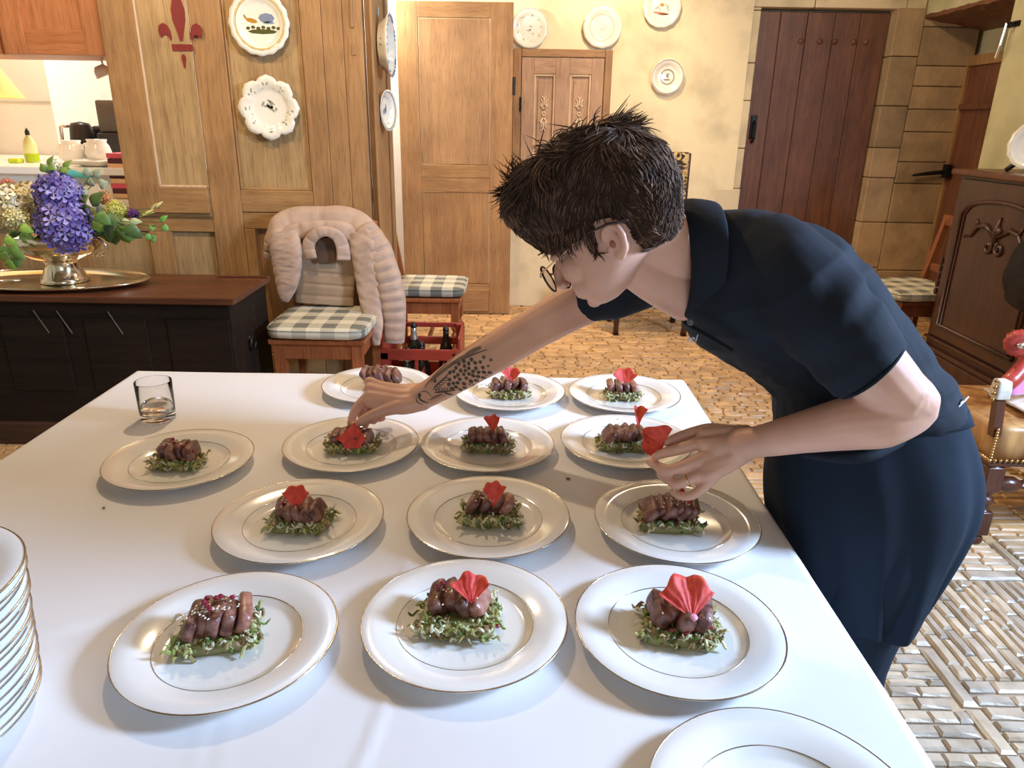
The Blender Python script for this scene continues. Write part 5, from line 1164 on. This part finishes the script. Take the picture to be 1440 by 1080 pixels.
for s_2 in (1, -1):
    H_(.087, s_2 * .030, .033, (.012, .020, .007)); H_(.064, s_2 * .042, .0, (.026, .018, .024)); H_(.066, s_2 * .036, -.032, (.022, .017, .022)); H_(.084, s_2 * .032, .016, (.009, .013, .010))
    # ear: rim, antihelix, lobe
    E_ = lambda f, u, l=.078: hp(-.018 + f * .86, s_2 * l, -.004 + u * .80)
    body.tube([E_(.012, .010, .070), E_(.014, .022, .074), E_(.006, .034, .080), E_(-.008, .036, .084), E_(-.020, .026, .088), E_(-.022, .008, .088), E_(-.016, -.010, .083), E_(-.008, -.020, .077)], [.0045, .0052, .0055, .0058, .006, .0058, .0055, .005], 10)
    body.tube([E_(-.002, .024, .077), E_(-.011, .012, .080), E_(-.010, -.004, .078), E_(-.003, -.010, .074)], [.003, .0042, .0045, .004], 8)
    body.ell(E_(.001, -.020, .074), (.010, .0055, .010), M=HM.to_3x3(), nu=12, nv=8); body.ell(E_(-.008, .008, .074), (.016, .0045, .026), M=HM.to_3x3(), nu=14, nv=8); body.ell(E_(.014, -.002, .071), (.004, .006, .006), M=HM.to_3x3(), nu=8, nv=6)
# neck
limb(body, [(905, 325, 1.185), (935, 345, 1.20), (965, 362, 1.225), (1010, 368, 1.25)], [.060, .058, .062, .075])
limb(body, [(890, 372, 1.19), (925, 395, 1.21), (965, 410, 1.23)], [.036, .040, .05])
limb(body, [(1010, 372, 1.25), (1090, 435, 1.26), (1170, 530, 1.29), (1205, 640, 1.33)], [.065, .075, .075, .085])
# near (left) arm
limb(body, [(1110, 398, 1.13), (1160, 448, 1.085), (1218, 508, 1.075), (1264, 556, 1.09)], [.044, .050, .052, .044])
limb(body, [(1264, 556, 1.09), (1284, 571, 1.10), (1240, 590, 1.105), (1190, 596, 1.125), (1125, 609, 1.16), (1072, 620, 1.20), (1044, 624, 1.228)], [.046, .037, .044, .042, .033, .027, .0265])
body.ell(AD(1297, 574, 1.105), (.022, .022, .022), nu=12, nv=8)
# near hand: palm
def pt(x, y, t_): return AD(x, y, t_)
def slab(m, rows, th):
    """rows of (point list across the hand); thickness along the camera direction with a slight tilt"""
    for row in rows:
        pass
def fingers(m, chain, rads, n=10):
    a, b = smooth_path([D3(p) for p in chain], rads, 4); m.tube(a, b, n); m.ell(a[0], b[0], nu=10, nv=6); m.ell(a[-1], b[-1], nu=10, nv=6)
for y0, y1, t0, t1 in ((611, 611, 1.245, 1.265), (620, 626, 1.235, 1.25), (628, 645, 1.232, 1.245), (634, 660, 1.23, 1.24), (636, 671, 1.235, 1.235)):
    limb(body, [(1048, y0, t0), (1020, (y0 + y1) / 2, (t0 + t1) / 2), (990, y1, t1)], [.0175, .0170, .0135], 12, 4)
body.ell(AD(1018, 640, 1.24), (.030, .016, .030), nu=14, nv=8)
fingers(body, [(1030, 610, 1.26), (1000, 605, 1.275), (978, 608, 1.285), (958, 614, 1.285), (938, 622, 1.28)], [.016, .0135, .0115, .0105, .0088])      # thumb
fingers(body, [(992, 618, 1.262), (968, 628, 1.258), (945, 634, 1.262), (922, 640, 1.272)], [.0125, .0110, .0105, .0088])                          # index
fingers(body, [(992, 642, 1.246), (964, 655, 1.240), (940, 661, 1.246), (926, 656, 1.258), (915, 650, 1.268)], [.0125, .0108, .0102, .0092, .0082])   # middle
fingers(body, [(996, 660, 1.240), (972, 673, 1.234), (952, 680, 1.240), (938, 674, 1.252), (928, 667, 1.262)], [.0120, .0104, .0098, .0088, .0078])   # ring
fingers(body, [(1004, 670, 1.236), (988, 686, 1.230), (972, 697, 1.234), (956, 697, 1.244), (946, 692, 1.252)], [.0110, .0094, .0086, .0080, .0070])  # little
# far (right) arm
limb(body, [(960, 368, 1.42), (880, 398, 1.44), (815, 427, 1.46), (752, 462, 1.50), (705, 490, 1.53), (655, 520, 1.56), (612, 548, 1.585), (592, 558, 1.595)], [.045, .047, .047, .0425, .043, .039, .031, .0285], 18, 5)
for dy, t_ in ((-13, 1.615), (-4, 1.60), (6, 1.59), (14, 1.585)):
    limb(body, [(596, 557 + dy * .6, t_), (565, 561 + dy * .8, t_ - .004), (536, 560 + dy * .8 - 4, t_ - .008), (520, 553 + dy - 2, t_ - .01)], [.019, .018, .0165, .0135], 12, 4)
fingers(body, [(524, 552, 1.60), (508, 566, 1.59), (498, 580, 1.58), (493, 596, 1.57)], [.0135, .0112, .0102, .0086])                                # index
fingers(body, [(560, 572, 1.575), (538, 578, 1.565), (518, 586, 1.56), (500, 598, 1.56)], [.0165, .0135, .0112, .0088])                             # thumb
fingers(body, [(522, 556, 1.62), (510, 572, 1.615), (509, 588, 1.61), (514, 598, 1.605)], [.0120, .0105, .0098, .0085])
fingers(body, [(530, 560, 1.635), (520, 576, 1.63), (520, 588, 1.62), (526, 592, 1.61)], [.0115, .0105, .0095, .0085])
fingers(body, [(540, 564, 1.645), (530, 578, 1.64), (530, 588, 1.63), (538, 588, 1.615)], [.0105, .0095, .0088, .0078])
# legs down to the shoes
FT = [(.655, 1.12), (.69, 1.42)]
for i, (x, y) in enumerate(FT):
    limb(body, [V(.68, y + (.04 if i == 0 else -.04), .88), V(x + .005, y, .70), V(x - .01, y, .47), V(x + .02, y, .28), V(x + .03, y, .10)], [.095, .078, .058, .052, .04], 16, 5)
bodyo = remeshed('body', body, SKIN, PT, .0024, 12)
# eyes, brows, ear shade are parts of their own
for s_2 in (1, -1):
    e_ = ob('eye', MB().ell(hp(.079, s_2 * .029, .020), (.0115, .0115, .0115), M=HM.to_3x3(), nu=16, nv=10), mat('eye_white', (.75, .72, .68), .15), PT, smooth=True)
    ob('iris', MB().ell(hp(.0885, s_2 * .029, .018), (.003, .005, .005), M=HM.to_3x3(), nu=12, nv=8), mat('dark_iris', (.06, .03, .015), .1), e_, smooth=True)
    ob('eyebrow', MB().tube([hp(.092, s_2 * .018, .041), hp(.093, s_2 * .032, .045), hp(.082, s_2 * .050, .040)], [.003, .0032, .0015], 8), mat('brow_hair', (.03, .018, .012), .7), PT, smooth=True)
ob('lips', MB().ell(hp(.0965, 0, -.031), (.003, .016, .0034), M=HM.to_3x3(), nu=12, nv=6).ell(hp(.093, 0, -.0385), (.003, .014, .0038), M=HM.to_3x3(), nu=12, nv=6), mat('lips', (.52, .22, .18), .4), PT, smooth=True)
ob('ear_canal', MB().ell(hp(-.0155, .0765, -.001), (.006, .003, .0065), M=HM.to_3x3(), nu=12, nv=8), mat('ear_canal_skin', (.40, .12, .08), .5, sub=.2), PT, smooth=True)  # shade in the ear hollow, put in as darker skin
# ---------------------------------------------------------------- hair
HAIRM = mat('dark_brown_hair', (.085, .050, .033), .6, var=.35, scale=30, col2=(.034, .019, .013), spec=.25, attr=True)
HS = [(-.030, -.045, -.086, .050, .052), (-.018, -.032, -.102, .060, .066), (.000, -.020, -.114, .066, .073), (.018, -.018, -.124, .070, .079), (.034, .010, -.132, .074, .083), (.046, .062, -.137, .080, .086), (.060, .112, -.140, .084, .087), (.080, .124, -.142, .087, .088),
      (.105, .136, -.134, .088, .088), (.130, .142, -.120, .086, .084), (.150, .140, -.102, .080, .076), (.167, .126, -.080, .068, .062), (.180, .098, -.050, .048, .044), (.188, .05, -.01, .020, .018)]
hm = MB(); rr = []
for u_, f, b_, wf, wb in HS:
    row = []; c = (f + b_) / 2; a_ = (f - b_) / 2
    for k in range(48):
        q = 2 * pi * k / 48; x, y = cos(q), sin(q); e = .80
        w = wb if x < 0 else wf
        X_ = c + a_ * (abs(x) ** e) * (1 if x > 0 else -1); Y_ = w * (abs(y) ** e) * (1 if y > 0 else -1)
        p = V(X_, Y_, u_); k_ = .5 + .5 * min(1, max(0, u_ / .08)); nz = noise.noise(p * 26) * .009 * k_ + noise.noise(p * 60) * .004 * k_
        n_ = V(X_ + .01, Y_, (u_ - .05) * .9).normalized(); row.append(HM @ (p + n_ * nz))
    rr.append(row)
hm.rings(rr)
# sideburn in front of the ear
for s_2 in (1, -1):
    hm.tube([hp(.012, s_2 * .073, .036), hp(.014, s_2 * .0715, .014), hp(.016, s_2 * .069, -.006)], [.012, .0075, .0015], 10)
    hm.tube([hp(.0, s_2 * .077, .042), hp(.04, s_2 * .075, .044), hp(.07, s_2 * .066, .052), hp(.095, s_2 * .045, .060)], [.010, .011, .011, .010], 10)
HAIRS = mat('hair_underlayer', (.045, .026, .018), .85, var=.3, scale=60, spec=.1, bump=.6, bscale=180, dist=.004)
hair = remeshed('hair', hm, HAIRS, PT, .004, 2)
from mathutils.bvhtree import BVHTree
bv = BVHTree.FromPolygons([v.co + wloc(PT) for v in hair.data.vertices], [list(p.vertices) for p in hair.data.polygons])
HI = HM.inverted(); st = MB(); rd = random.Random(5)
polys = hair.data.polygons; areas = list(range(len(polys)))
for i in range(6500):
    pl = polys[rd.choice(areas)]; p = pl.center + wloc(PT); n_ = pl.normal; l = HI @ p
    top = max(0, min(1, (l.z - .11) / .06)); back = 1 if l.x < -.06 else 0
    if l.z < .0 and l.x > -.02 : continue
    L = .018 + .036 * top + (.010 if l.x > .02 else 0); L *= rd.uniform(.6, 1.3)
    if back and l.z < .07: L *= .6
    if l.x > .09: L *= .65; top *= .2
    # flow: forward and down over the sides, up and tousled at the crown
    fl = HM.to_3x3() @ V(.10 if l.x > .06 else .5 if l.x > -.06 else -.15, (.25 if l.y > 0 else -.25) * (1 - top), -.75 + 1.0 * top)
    sw = V(noise.noise(l * 14), noise.noise(l * 14 + V(5, 0, 0)), noise.noise(l * 14 + V(0, 7, 0))) * (.9 + 1.4 * top)
    d = (fl + sw); d = (d - n_ * d.dot(n_)).normalized() * (1 - .15 * top) + n_ * (.04 + .42 * top * rd.uniform(0, 1) ** 3)
    d.normalize(); cur = V(noise.noise(l * 31), noise.noise(l * 31 + V(3, 0, 0)), noise.noise(l * 31 + V(0, 3, 0))) * (.5 + 1.1 * top); pts = []; q = p - n_ * .002
    for k in range(6):
        pts.append(q); q = q + d * (L / 5); d = (d + cur * .35 - n_ * .12).normalized()
        if k: 
            loc_, nn, _, ds = bv.find_nearest(q)
            if loc_ is not None and (q - loc_).dot(nn) < .0008: q = loc_ + nn * .0012
    c = rd.choice((.8, 1.1, 1.4, 1.8, 2.5)); st.tube(pts, [.0011, .0013, .0013, .0011, .0008, .0003], 3, col=(c, c * .97, c * .93), cap=False)
# loose curls over the crown
for i in range(150):
    a = rd.uniform(-.075, .075); y = rd.uniform(-.05, .05); base = V(a + .0, y, .17 - abs(a) * .25); q = base.copy(); d = V(rd.uniform(-.5, .7), rd.uniform(-.5, .5), 1).normalized(); ax = V(rd.gauss(0, .3), 1 * rd.choice((-1, 1)), rd.gauss(0, .3)).normalized(); pts = []
    for k in range(9):
        pts.append(HM @ q); q = q + d * .0062; d = Matrix.Rotation(rd.uniform(.18, .5), 3, ax) @ d
    c = rd.choice((1.2, 1.7, 2.2)); st.tube(pts, [.0010] * 6 + [.0008, .0006, .0003], 4, col=(c, c * .95, c * .88), cap=False)
so = ob('hair_strands', st, HAIRM, hair, smooth=True, kind='stuff')
# ---------------------------------------------------------------- polo shirt
sh_ = MB()
def section(top, bot, t_, hw, n=28, e=.80, tilt=0):
    a, b = AD(top[0], top[1], t_), AD(bot[0], bot[1], t_); c = (a + b) / 2; h = (a - b) / 2
    return [c + h * (abs(sin(q)) ** e) * (1 if sin(q) > 0 else -1) + (FW * hw + (a - b) * 0) * (abs(cos(q)) ** e) * (1 if cos(q) > 0 else -1) for q in [2 * pi * k / n for k in range(n)]]
SEC = [((985, 308), (962, 440), 1.228, .080), ((1000, 300), (968, 452), 1.235, .098), ((1035, 303), (985, 476), 1.25, .145), ((1082, 313), (1018, 500), 1.255, .172), ((1142, 338), (1062, 524), 1.26, .178), ((1200, 388), (1090, 545), 1.27, .166), ((1256, 458), (1100, 566), 1.285, .150), ((1306, 524), (1098, 592), 1.30, .146), ((1332, 572), (1093, 618), 1.315, .150), ((1336, 605), (1094, 645), 1.325, .150)]
sh_.rings([section(*s_3) for s_3 in SEC])
limb(sh_, [(1075, 358, 1.17), (1112, 395, 1.115), (1162, 450, 1.09), (1206, 497, 1.075), (1224, 516, 1.075)], [.070, .075, .070, .065, .062], 24, 6, ends=False)
sh_.ell(AD(1082, 366, 1.165), (.072, .072, .072), nu=16, nv=10)
limb(sh_, [(985, 345, 1.36), (920, 375, 1.41), (852, 402, 1.445), (813, 411, 1.46)], [.078, .074, .066, .061], 24, 6, ends=False)
def shirt_disp(c):
    q = V(c.x * 9, c.y * 9, c.z * 9)
    f = .0065 * noise.noise(q) + .0034 * noise.noise(q * 2.3) + .0030 * (1 - abs(noise.noise(V(c.dot(RT) * 5, c.dot(DN) * 16 + c.dot(RT) * 9, c.dot(FW) * 6))) * 3)
    # folds radiating from the armpit and across the waist
    a = AD(1130, 500, 1.1); d = (c - a); r_ = d.length; ang = math.atan2(d.dot(DN), d.dot(RT))
    f += .0022 * sin(ang * 9 + 4 * noise.noise(q * .7)) * math.exp(-((r_ - .16) / .07) ** 2)
    b_ = AD(1240, 600, 1.2); e_ = c - b_; f += .004 * sin(e_.dot(DN) * 95 + e_.dot(RT) * 25 + 2 * noise.noise(q * .5)) * math.exp(-(e_.length / .14) ** 2)
    return f
shirt = remeshed('polo_shirt', sh_, NAVY, PT, .005, 6, .5, shirt_disp)
ob('sleeve_hem', MB().tube([AD(1224, 516, 1.075) + (AD(1256, 480, 1.08) - AD(1224, 516, 1.075)).normalized() * .0625 * cos(a) + FW * .062 * sin(a) for a in [k * pi / 18 for k in range(36)]], .0028, 6, closed=True), NAVY, shirt, smooth=True)
# collar
def ringat(c, top, hw, t_, n=36, tt=0, skew=0):
    c0 = AD(c[0], c[1], t_); u_ = AD(top[0], top[1], t_) - c0
    return [c0 + u_ * sin(q) + FW * hw * cos(q) + RT * skew * cos(q) for q in [2 * pi * k / n + .0 for k in range(n)]]
n = 40; gap = 3
A = ringat((958, 366), (954, 288), .078, 1.225, n); A2_ = ringat((960, 366), (958, 286), .088, 1.225, n); B = ringat((996, 374), (998, 296), .112, 1.232, n)
rows = []
for k in range(n):
    q = 2 * pi * k / n; dip = max(0, -sin(q)) ** 3
    rows.append([A[k] + RT * -.004, A2_[k] + (A2_[k] - AD(960, 366, 1.225)).normalized() * .006, A2_[k].lerp(B[k], .55) + (B[k] - AD(996, 374, 1.232)).normalized() * .010, B[k] + RT * (.012 * dip) + (B[k] - AD(996, 374, 1.232)).normalized() * .010])
m = MB(); idx = [k for k in range(n + 1) if True]
start = int(n * .78)
vs = []; 
for j in range(n - 1):
    k = (start + j) % n
    vs += rows[k]
m.add(vs, [[j * 4 + i, (j + 1) * 4 + i, (j + 1) * 4 + i + 1, j * 4 + i + 1] for j in range(n - 2) for i in range(3)])
ob('collar', m, NAVY, shirt, smooth=True, solid=.003, sub=1)
ob('placket', MB().tube([AD(962, 452, 1.155), AD(985, 466, 1.15), AD(1030, 492, 1.145)], [.010, .011, .008], 4, flat=.3), NAVY, shirt, smooth=True)
ob('button', MB().lathe([(.001, 0), (.0055, 0), (.0055, .002), (.001, .0025)], 14, xf(AD(971, 453, 1.135), (-.2, -.9, -.2))), mat('grey_button', (.10, .10, .11), .3), shirt, smooth=True)
# embroidered letters on the chest
def letters(txt, p, size, parent, name, m_, xd, yd, shear=.3):
    cu = bpy.data.curves.new(name, 'FONT'); cu.body = txt; cu.size = size; cu.shear = shear; cu.extrude = .0004; cu.align_x = 'CENTER'
    o = bpy.data.objects.new(name, cu); COL.objects.link(o); dg = bpy.context.evaluated_depsgraph_get(); dg.update(); me = bpy.data.meshes.new_from_object(o.evaluated_get(dg)); bpy.data.objects.remove(o)
    o = bpy.data.objects.new(name, me); COL.objects.link(o); x = xd.normalized(); z = x.cross(yd).normalized(); y = z.cross(x)
    M = Matrix((x, y, z)).transposed().to_4x4(); M.translation = p; me.transform(M); me.transform(Matrix.Translation(-wloc(parent))); me.materials.clear(); me.materials.append(m_); o.parent = parent; return o
THR = mat('white_thread', (.72, .74, .80), .7)
letters('tel', AD(972, 481, 1.148), .017, shirt, 'embroidered_letters', THR, RT, -DN)
# ---------------------------------------------------------------- trousers, apron, shoes
tr = MB()
tr.rings([section((1328, 600), (1100, 640), 1.325, .140), section((1345, 660), (1100, 690), 1.345, .150), section((1322, 740), (1110, 760), 1.375, .155)])
for i, (x, y) in enumerate(FT):
    limb(tr, [V(.68, y + (.05 if i == 0 else -.05), .84), V(x + .005, y, .70), V(x - .01, y, .47), V(x + .02, y, .28), V(x + .03, y, .07)], [.105, .090, .070, .064, .062], 18, 5, ends=False)
remeshed('trousers', tr, NAVY2, PT, .006, 4, .5, lambda c: .004 * noise.noise(c * 12))
for i, (x, y) in enumerate(FT):
    m = MB(); Mx = Matrix.Translation((x + .03, y, 0)); rr = []
    for f, w, h in ((.07, .03, .05), (.055, .04, .075), (0, .042, .095), (-.06, .045, .075), (-.12, .048, .05), (-.17, .042, .038), (-.195, .02, .025)):
        rr.append([Mx @ V(f, w * cos(a), max(.002, h * .5 + h * .5 * sin(a))) for a in [k * pi / 8 for k in range(16)]])
    ob('shoe', m.rings(rr), mat('black_shoe', (.02, .02, .022), .4), PT, smooth=True)
ap = MB()
AS = [((1330, 580), (1092, 606), 1.318, .152), ((1344, 622), (1084, 650), 1.33, .160), ((1352, 668), (1084, 690), 1.345, .172), ((1346, 715), (1092, 738), 1.37, .180), ((1314, 762), (1104, 787), 1.395, .185), ((1282, 806), (1116, 830), 1.415, .186), ((1252, 846), (1128, 868), 1.43, .184)]
rr = []
for i, a_ in enumerate(AS):
    s_4 = section(*a_, n=72, e=.85); c = sum(s_4, V(0, 0, 0)) / len(s_4); k_ = (i / 6) ** 1.3
    rr.append([p + (p - c).normalized() * (.010 * k_ * sin(9 * (2 * pi * j / 72) + .6) + .006 * k_ * sin(17 * 2 * pi * j / 72) + .008 * noise.noise(p * 9) + .004 * noise.noise(p * 20)) + V(0, 0, .012 * k_ * sin(5 * 2 * pi * j / 72 + 2.2)) for j, p in enumerate(s_4)])
ap.rings(rr, None, False)
apron = ob('apron', ap, NAVY2, PT, smooth=True, solid=.003, sub=2)
wbm = MB(); s0 = section((1330, 572), (1094, 600), 1.316, .152, n=60); s1 = section((1336, 592), (1091, 617), 1.322, .155, n=60)
grow = lambda S_, g: [p + (p - sum(S_, V(0, 0, 0)) / len(S_)).normalized() * g for p in S_]
wbm.rings([grow(s0, .001), grow(s0, .003), grow(s1, .004), grow(s1, .001)], None, False); ob('waistband', wbm, NAVY2, apron, smooth=True, solid=.002)
ob('apron_label', MB().tube([AD(1342, 583, 1.18), AD(1349, 571, 1.185), AD(1357, 563, 1.19), AD(1362, 558, 1.20)], [.0016, .0014, .0016, .001], 5).tube([AD(1351, 567, 1.185), AD(1362, 558, 1.20)], .0012, 5), THR, apron)
# folds over the waist as rolled ridges of the shirt
fm = MB()
for a, b, c, t_ in (((1130, 640), (1220, 640), (1320, 590), 1.165), ((1180, 625), (1260, 612), (1335, 560), 1.15)):
    P_, Q_ = smooth_path([AD(a[0], a[1], t_ + .01), AD(b[0], b[1], t_ - .01), AD(c[0], c[1], t_ + .04)], [.004, .012, .005], 8)
    fm.tube(P_, Q_, 10)
ob('shirt_fold', fm, NAVY, shirt, smooth=True)
# ---------------------------------------------------------------- glasses
G = thing('eyeglasses', 'round glasses with dark rims and thin gold temples worn by the cook', 'glasses', hp(.108, .03, .016))
GB = mat('dark_tortoise_rim', (.03, .015, .012), .25); GG = mat('gold_wire', (.75, .50, .30), .2, 1, var=.05)
def ring_pts(cf, cl, cu_, r, n=28, yaw=0): return [hp(cf - abs(0) + sin(yaw) * r * cos(a), cl + r * cos(a) * cos(yaw), cu_ + r * .92 * sin(a)) for a in [k * 2 * pi / n for k in range(n)]]
for s_2 in (1, -1):
    P_ = ring_pts(.116, s_2 * .0335, .008, .0245, yaw=-s_2 * .12)
    rim = ob('rim', MB().tube(P_, .0018, 8, closed=True), GB, G, smooth=True)
    mm = MB(); mm.add(P_, [list(range(len(P_)))]); ob('lens', mm, GLASS, rim, solid=.0012)
    T_ = [hp(.117, s_2 * .0590, .014), hp(.112, s_2 * .067, .018), hp(.06, s_2 * .0745, .026), hp(.02, s_2 * .0775, .033)]
    ob('temple', MB().tube(T_, [.0016, .0013, .0011, .0012], 8), GG, G, smooth=True)
    ob('temple_tip', MB().tube([hp(.03, s_2 * .0790, .030), hp(.005, s_2 * .086, .031), hp(-.025, s_2 * .090, .027), hp(-.055, s_2 * .091, .016)], [.0015, .0024, .0034, .0038], 8, flat=.6), GB, G, smooth=True)
ob('bridge', MB().tube([hp(.116, .0095, .014), hp(.121, 0, .018), hp(.116, -.0095, .014)], .0013, 8), GG, G, smooth=True)
# ---------------------------------------------------------------- finger ring and held petals
c0, c1 = AD(972, 673, 1.234), AD(952, 680, 1.240); ax = (c1 - c0).normalized(); cc_ = c0.lerp(c1, .28)
u1 = ax.cross(V(0, 0, 1)).normalized(); u2 = ax.cross(u1)
o = ob('finger_ring', MB().tube([cc_ + (u1 * cos(a) + u2 * sin(a)) * .0108 for a in [k * pi / 14 for k in range(28)]], .0013, 8, closed=True, flat=1.6), GOLD, None, smooth=True)
tag(o, 'gold band on the ring finger of the hand at the right', 'ring')
def held(loc, tgt_up, face, size, seed, label, wid, cup, ruff):
    p = petal((0, 0, 0), label, size, 0, 0, cup=cup, ruff=ruff, wid=wid, seed=seed, group='petals held by the cook')
    y = Vector(tgt_up).normalized(); z = Vector(face); z = (z - y * z.dot(y)).normalized(); x = y.cross(z)
    M = Matrix((x, y, z)).transposed().to_4x4(); M.translation = loc; p.matrix_world = M
held(AD(498, 594, 1.525), DN - RT * .05 - FW * .15, -FW + DN * .2, .050, 3, 'smooth red petal pinched by the tattooed hand above the plate', .85, .3, .15)
held(AD(932, 630, 1.275), -RT * .8 - DN * .75, -FW - DN * .5 - RT * .2, .040, 5, 'crinkled red petal between thumb and index finger of the ringed hand', 1.35, .5, 1.3)
# ---------------------------------------------------------------- forearm tattoo, drawn on the skin
bw = wloc(PT); bvb = BVHTree.FromPolygons([v.co + bw for v in bodyo.data.vertices], [list(p.vertices) for p in bodyo.data.polygons])
INK = mat('tattoo_ink', (.085, .068, .058), .55, var=.1)
INK2 = mat('tattoo_ink_pale', (.17, .125, .10), .55, var=.15, scale=40)
W0, W1 = AD(592, 558, 1.595), AD(760, 458, 1.497)
axd = (W1 - W0).normalized(); v1 = (-FW + axd * FW.dot(axd)).normalized(); v2 = axd.cross(v1)
if v2.z < 0: v2 = -v2
def skin_pt(s, h):
    """s metres from the wrist up the forearm, h metres across (up) on the side facing the viewer"""
    o_ = W0 + axd * s + v2 * h + v1 * .12; loc_, nn, i_, d_ = bvb.ray_cast(o_, -v1, .2)
    return (loc_, nn) if loc_ is not None else (None, None)
def stroke(m, pts, w):
    L_, R_ = [], []
    for i, (s, h) in enumerate(pts):
        p, n_ = skin_pt(s, h)
        if p is None: continue
        a = pts[max(0, i - 1)]; b = pts[min(len(pts) - 1, i + 1)]; d = axd * (b[0] - a[0]) + v2 * (b[1] - a[1]); sd = n_.cross(d).normalized()
        ww = w * (.35 + .65 * sin(pi * (i + .5) / len(pts))) ; L_.append(p + sd * ww + n_ * .0005); R_.append(p - sd * ww + n_ * .0005)
    if len(L_) < 2: return
    k = len(L_); m.add(L_ + R_, [[i, i + 1, k + i + 1, k + i] for i in range(k - 1)])
def disc(m, s, h, a, b, ang=0, n=9):
    vs = []
    for k in range(n):
        q = 2 * pi * k / n; p, n_ = skin_pt(s + a * cos(q) * cos(ang) - b * sin(q) * sin(ang), h + a * cos(q) * sin(ang) + b * sin(q) * cos(ang))
        if p is None: return
        vs.append(p + n_ * .0005)
    m.add(vs, [list(range(n))])
tm = MB(); tp = MB(); rd = random.Random(9)
def curve(p0, p1, p2, n=9): return [((1 - t_) ** 2 * p0[0] + 2 * t_ * (1 - t_) * p1[0] + t_ * t_ * p2[0], (1 - t_) ** 2 * p0[1] + 2 * t_ * (1 - t_) * p1[1] + t_ * t_ * p2[1]) for t_ in [i / (n - 1) for i in range(n)]]
# berries
pts = []
for i in range(1500):
    s, h = rd.uniform(.085, .175), rd.uniform(-.038, .020)
    if h > .018 - (s - .13) ** 2 * 8 or s > .178 - max(0, h) * 1.5: continue
    if all((s - a) ** 2 + (h - b) ** 2 > .0088 ** 2 for a, b in pts): pts.append((s, h)); disc(tm, s, h, rd.uniform(.0040, .0050), .0042, rd.uniform(0, 3))
for s, h, a in ((.186, .002, .0045), (.196, -.010, .004), (.183, -.018, .0035)): disc(tp, s, h, a, a * .9)
for a, b, c in (((.03, .012), (.10, .042), (.205, .040)), ((.05, .018), (.11, .036), (.185, .022)), ((.05, .016), (.12, .030), (.200, .012)), ((.035, .015), (.08, .034), (.15, .040)), ((.06, .020), (.12, .028), (.178, .024)), ((.05, .014), (.10, .026), (.150, .020))): stroke(tm if c[0] > .19 else tp, curve(a, b, c), .0018)
for a, b, c in (((.15, .041), (.18, .045), (.208, .040)), ((.135, .024), (.165, .031), (.19, .024)), ((.14, .024), (.165, .024), (.19, .021))): stroke(tp, curve(a, b, c), .0034)
# pine sprigs
for (s0, h0), (s1, h1) in (((.045, -.002), (.090, .006)), ((.045, -.008), (.080, -.022))):
    stroke(tm, curve((s0, h0), ((s0 + s1) / 2, (h0 + h1) / 2 + .002), (s1, h1), 6), .0010)
    for k in range(6):
        u_ = k / 6 + .1; s, h = s0 + (s1 - s0) * u_, h0 + (h1 - h0) * u_
        for sg in (-1, 1): stroke(tm, curve((s, h), (s + .004, h + sg * .004), (s + .010, h + sg * .0055), 4), .0011)
# crescent, rings and the dark feather
stroke(tm, curve((.012, .008), (.002, -.004), (.018, -.020), 9), .0022); stroke(tm, curve((.005, .006), (-.006, -.006), (.008, -.018), 9), .0012)
stroke(tp, curve((.016, .008), (.036, .006), (.034, -.012), 9), .0011); stroke(tp, curve((.022, -.014), (.04, -.022), (.06, -.018), 7), .0011); stroke(tm, curve((.03, -.016), (.05, -.012), (.06, -.026), 7), .0010)
disc(tm, .012, .003, .005, .004, .8); stroke(tm, curve((.064, -.016), (.068, -.026), (.078, -.036), 6), .0030); disc(tm, .060, .012, .0045, .0032, .5)
ob('tattoo', tm, INK, bodyo); ob('tattoo_shading', tp, INK2, bodyo)
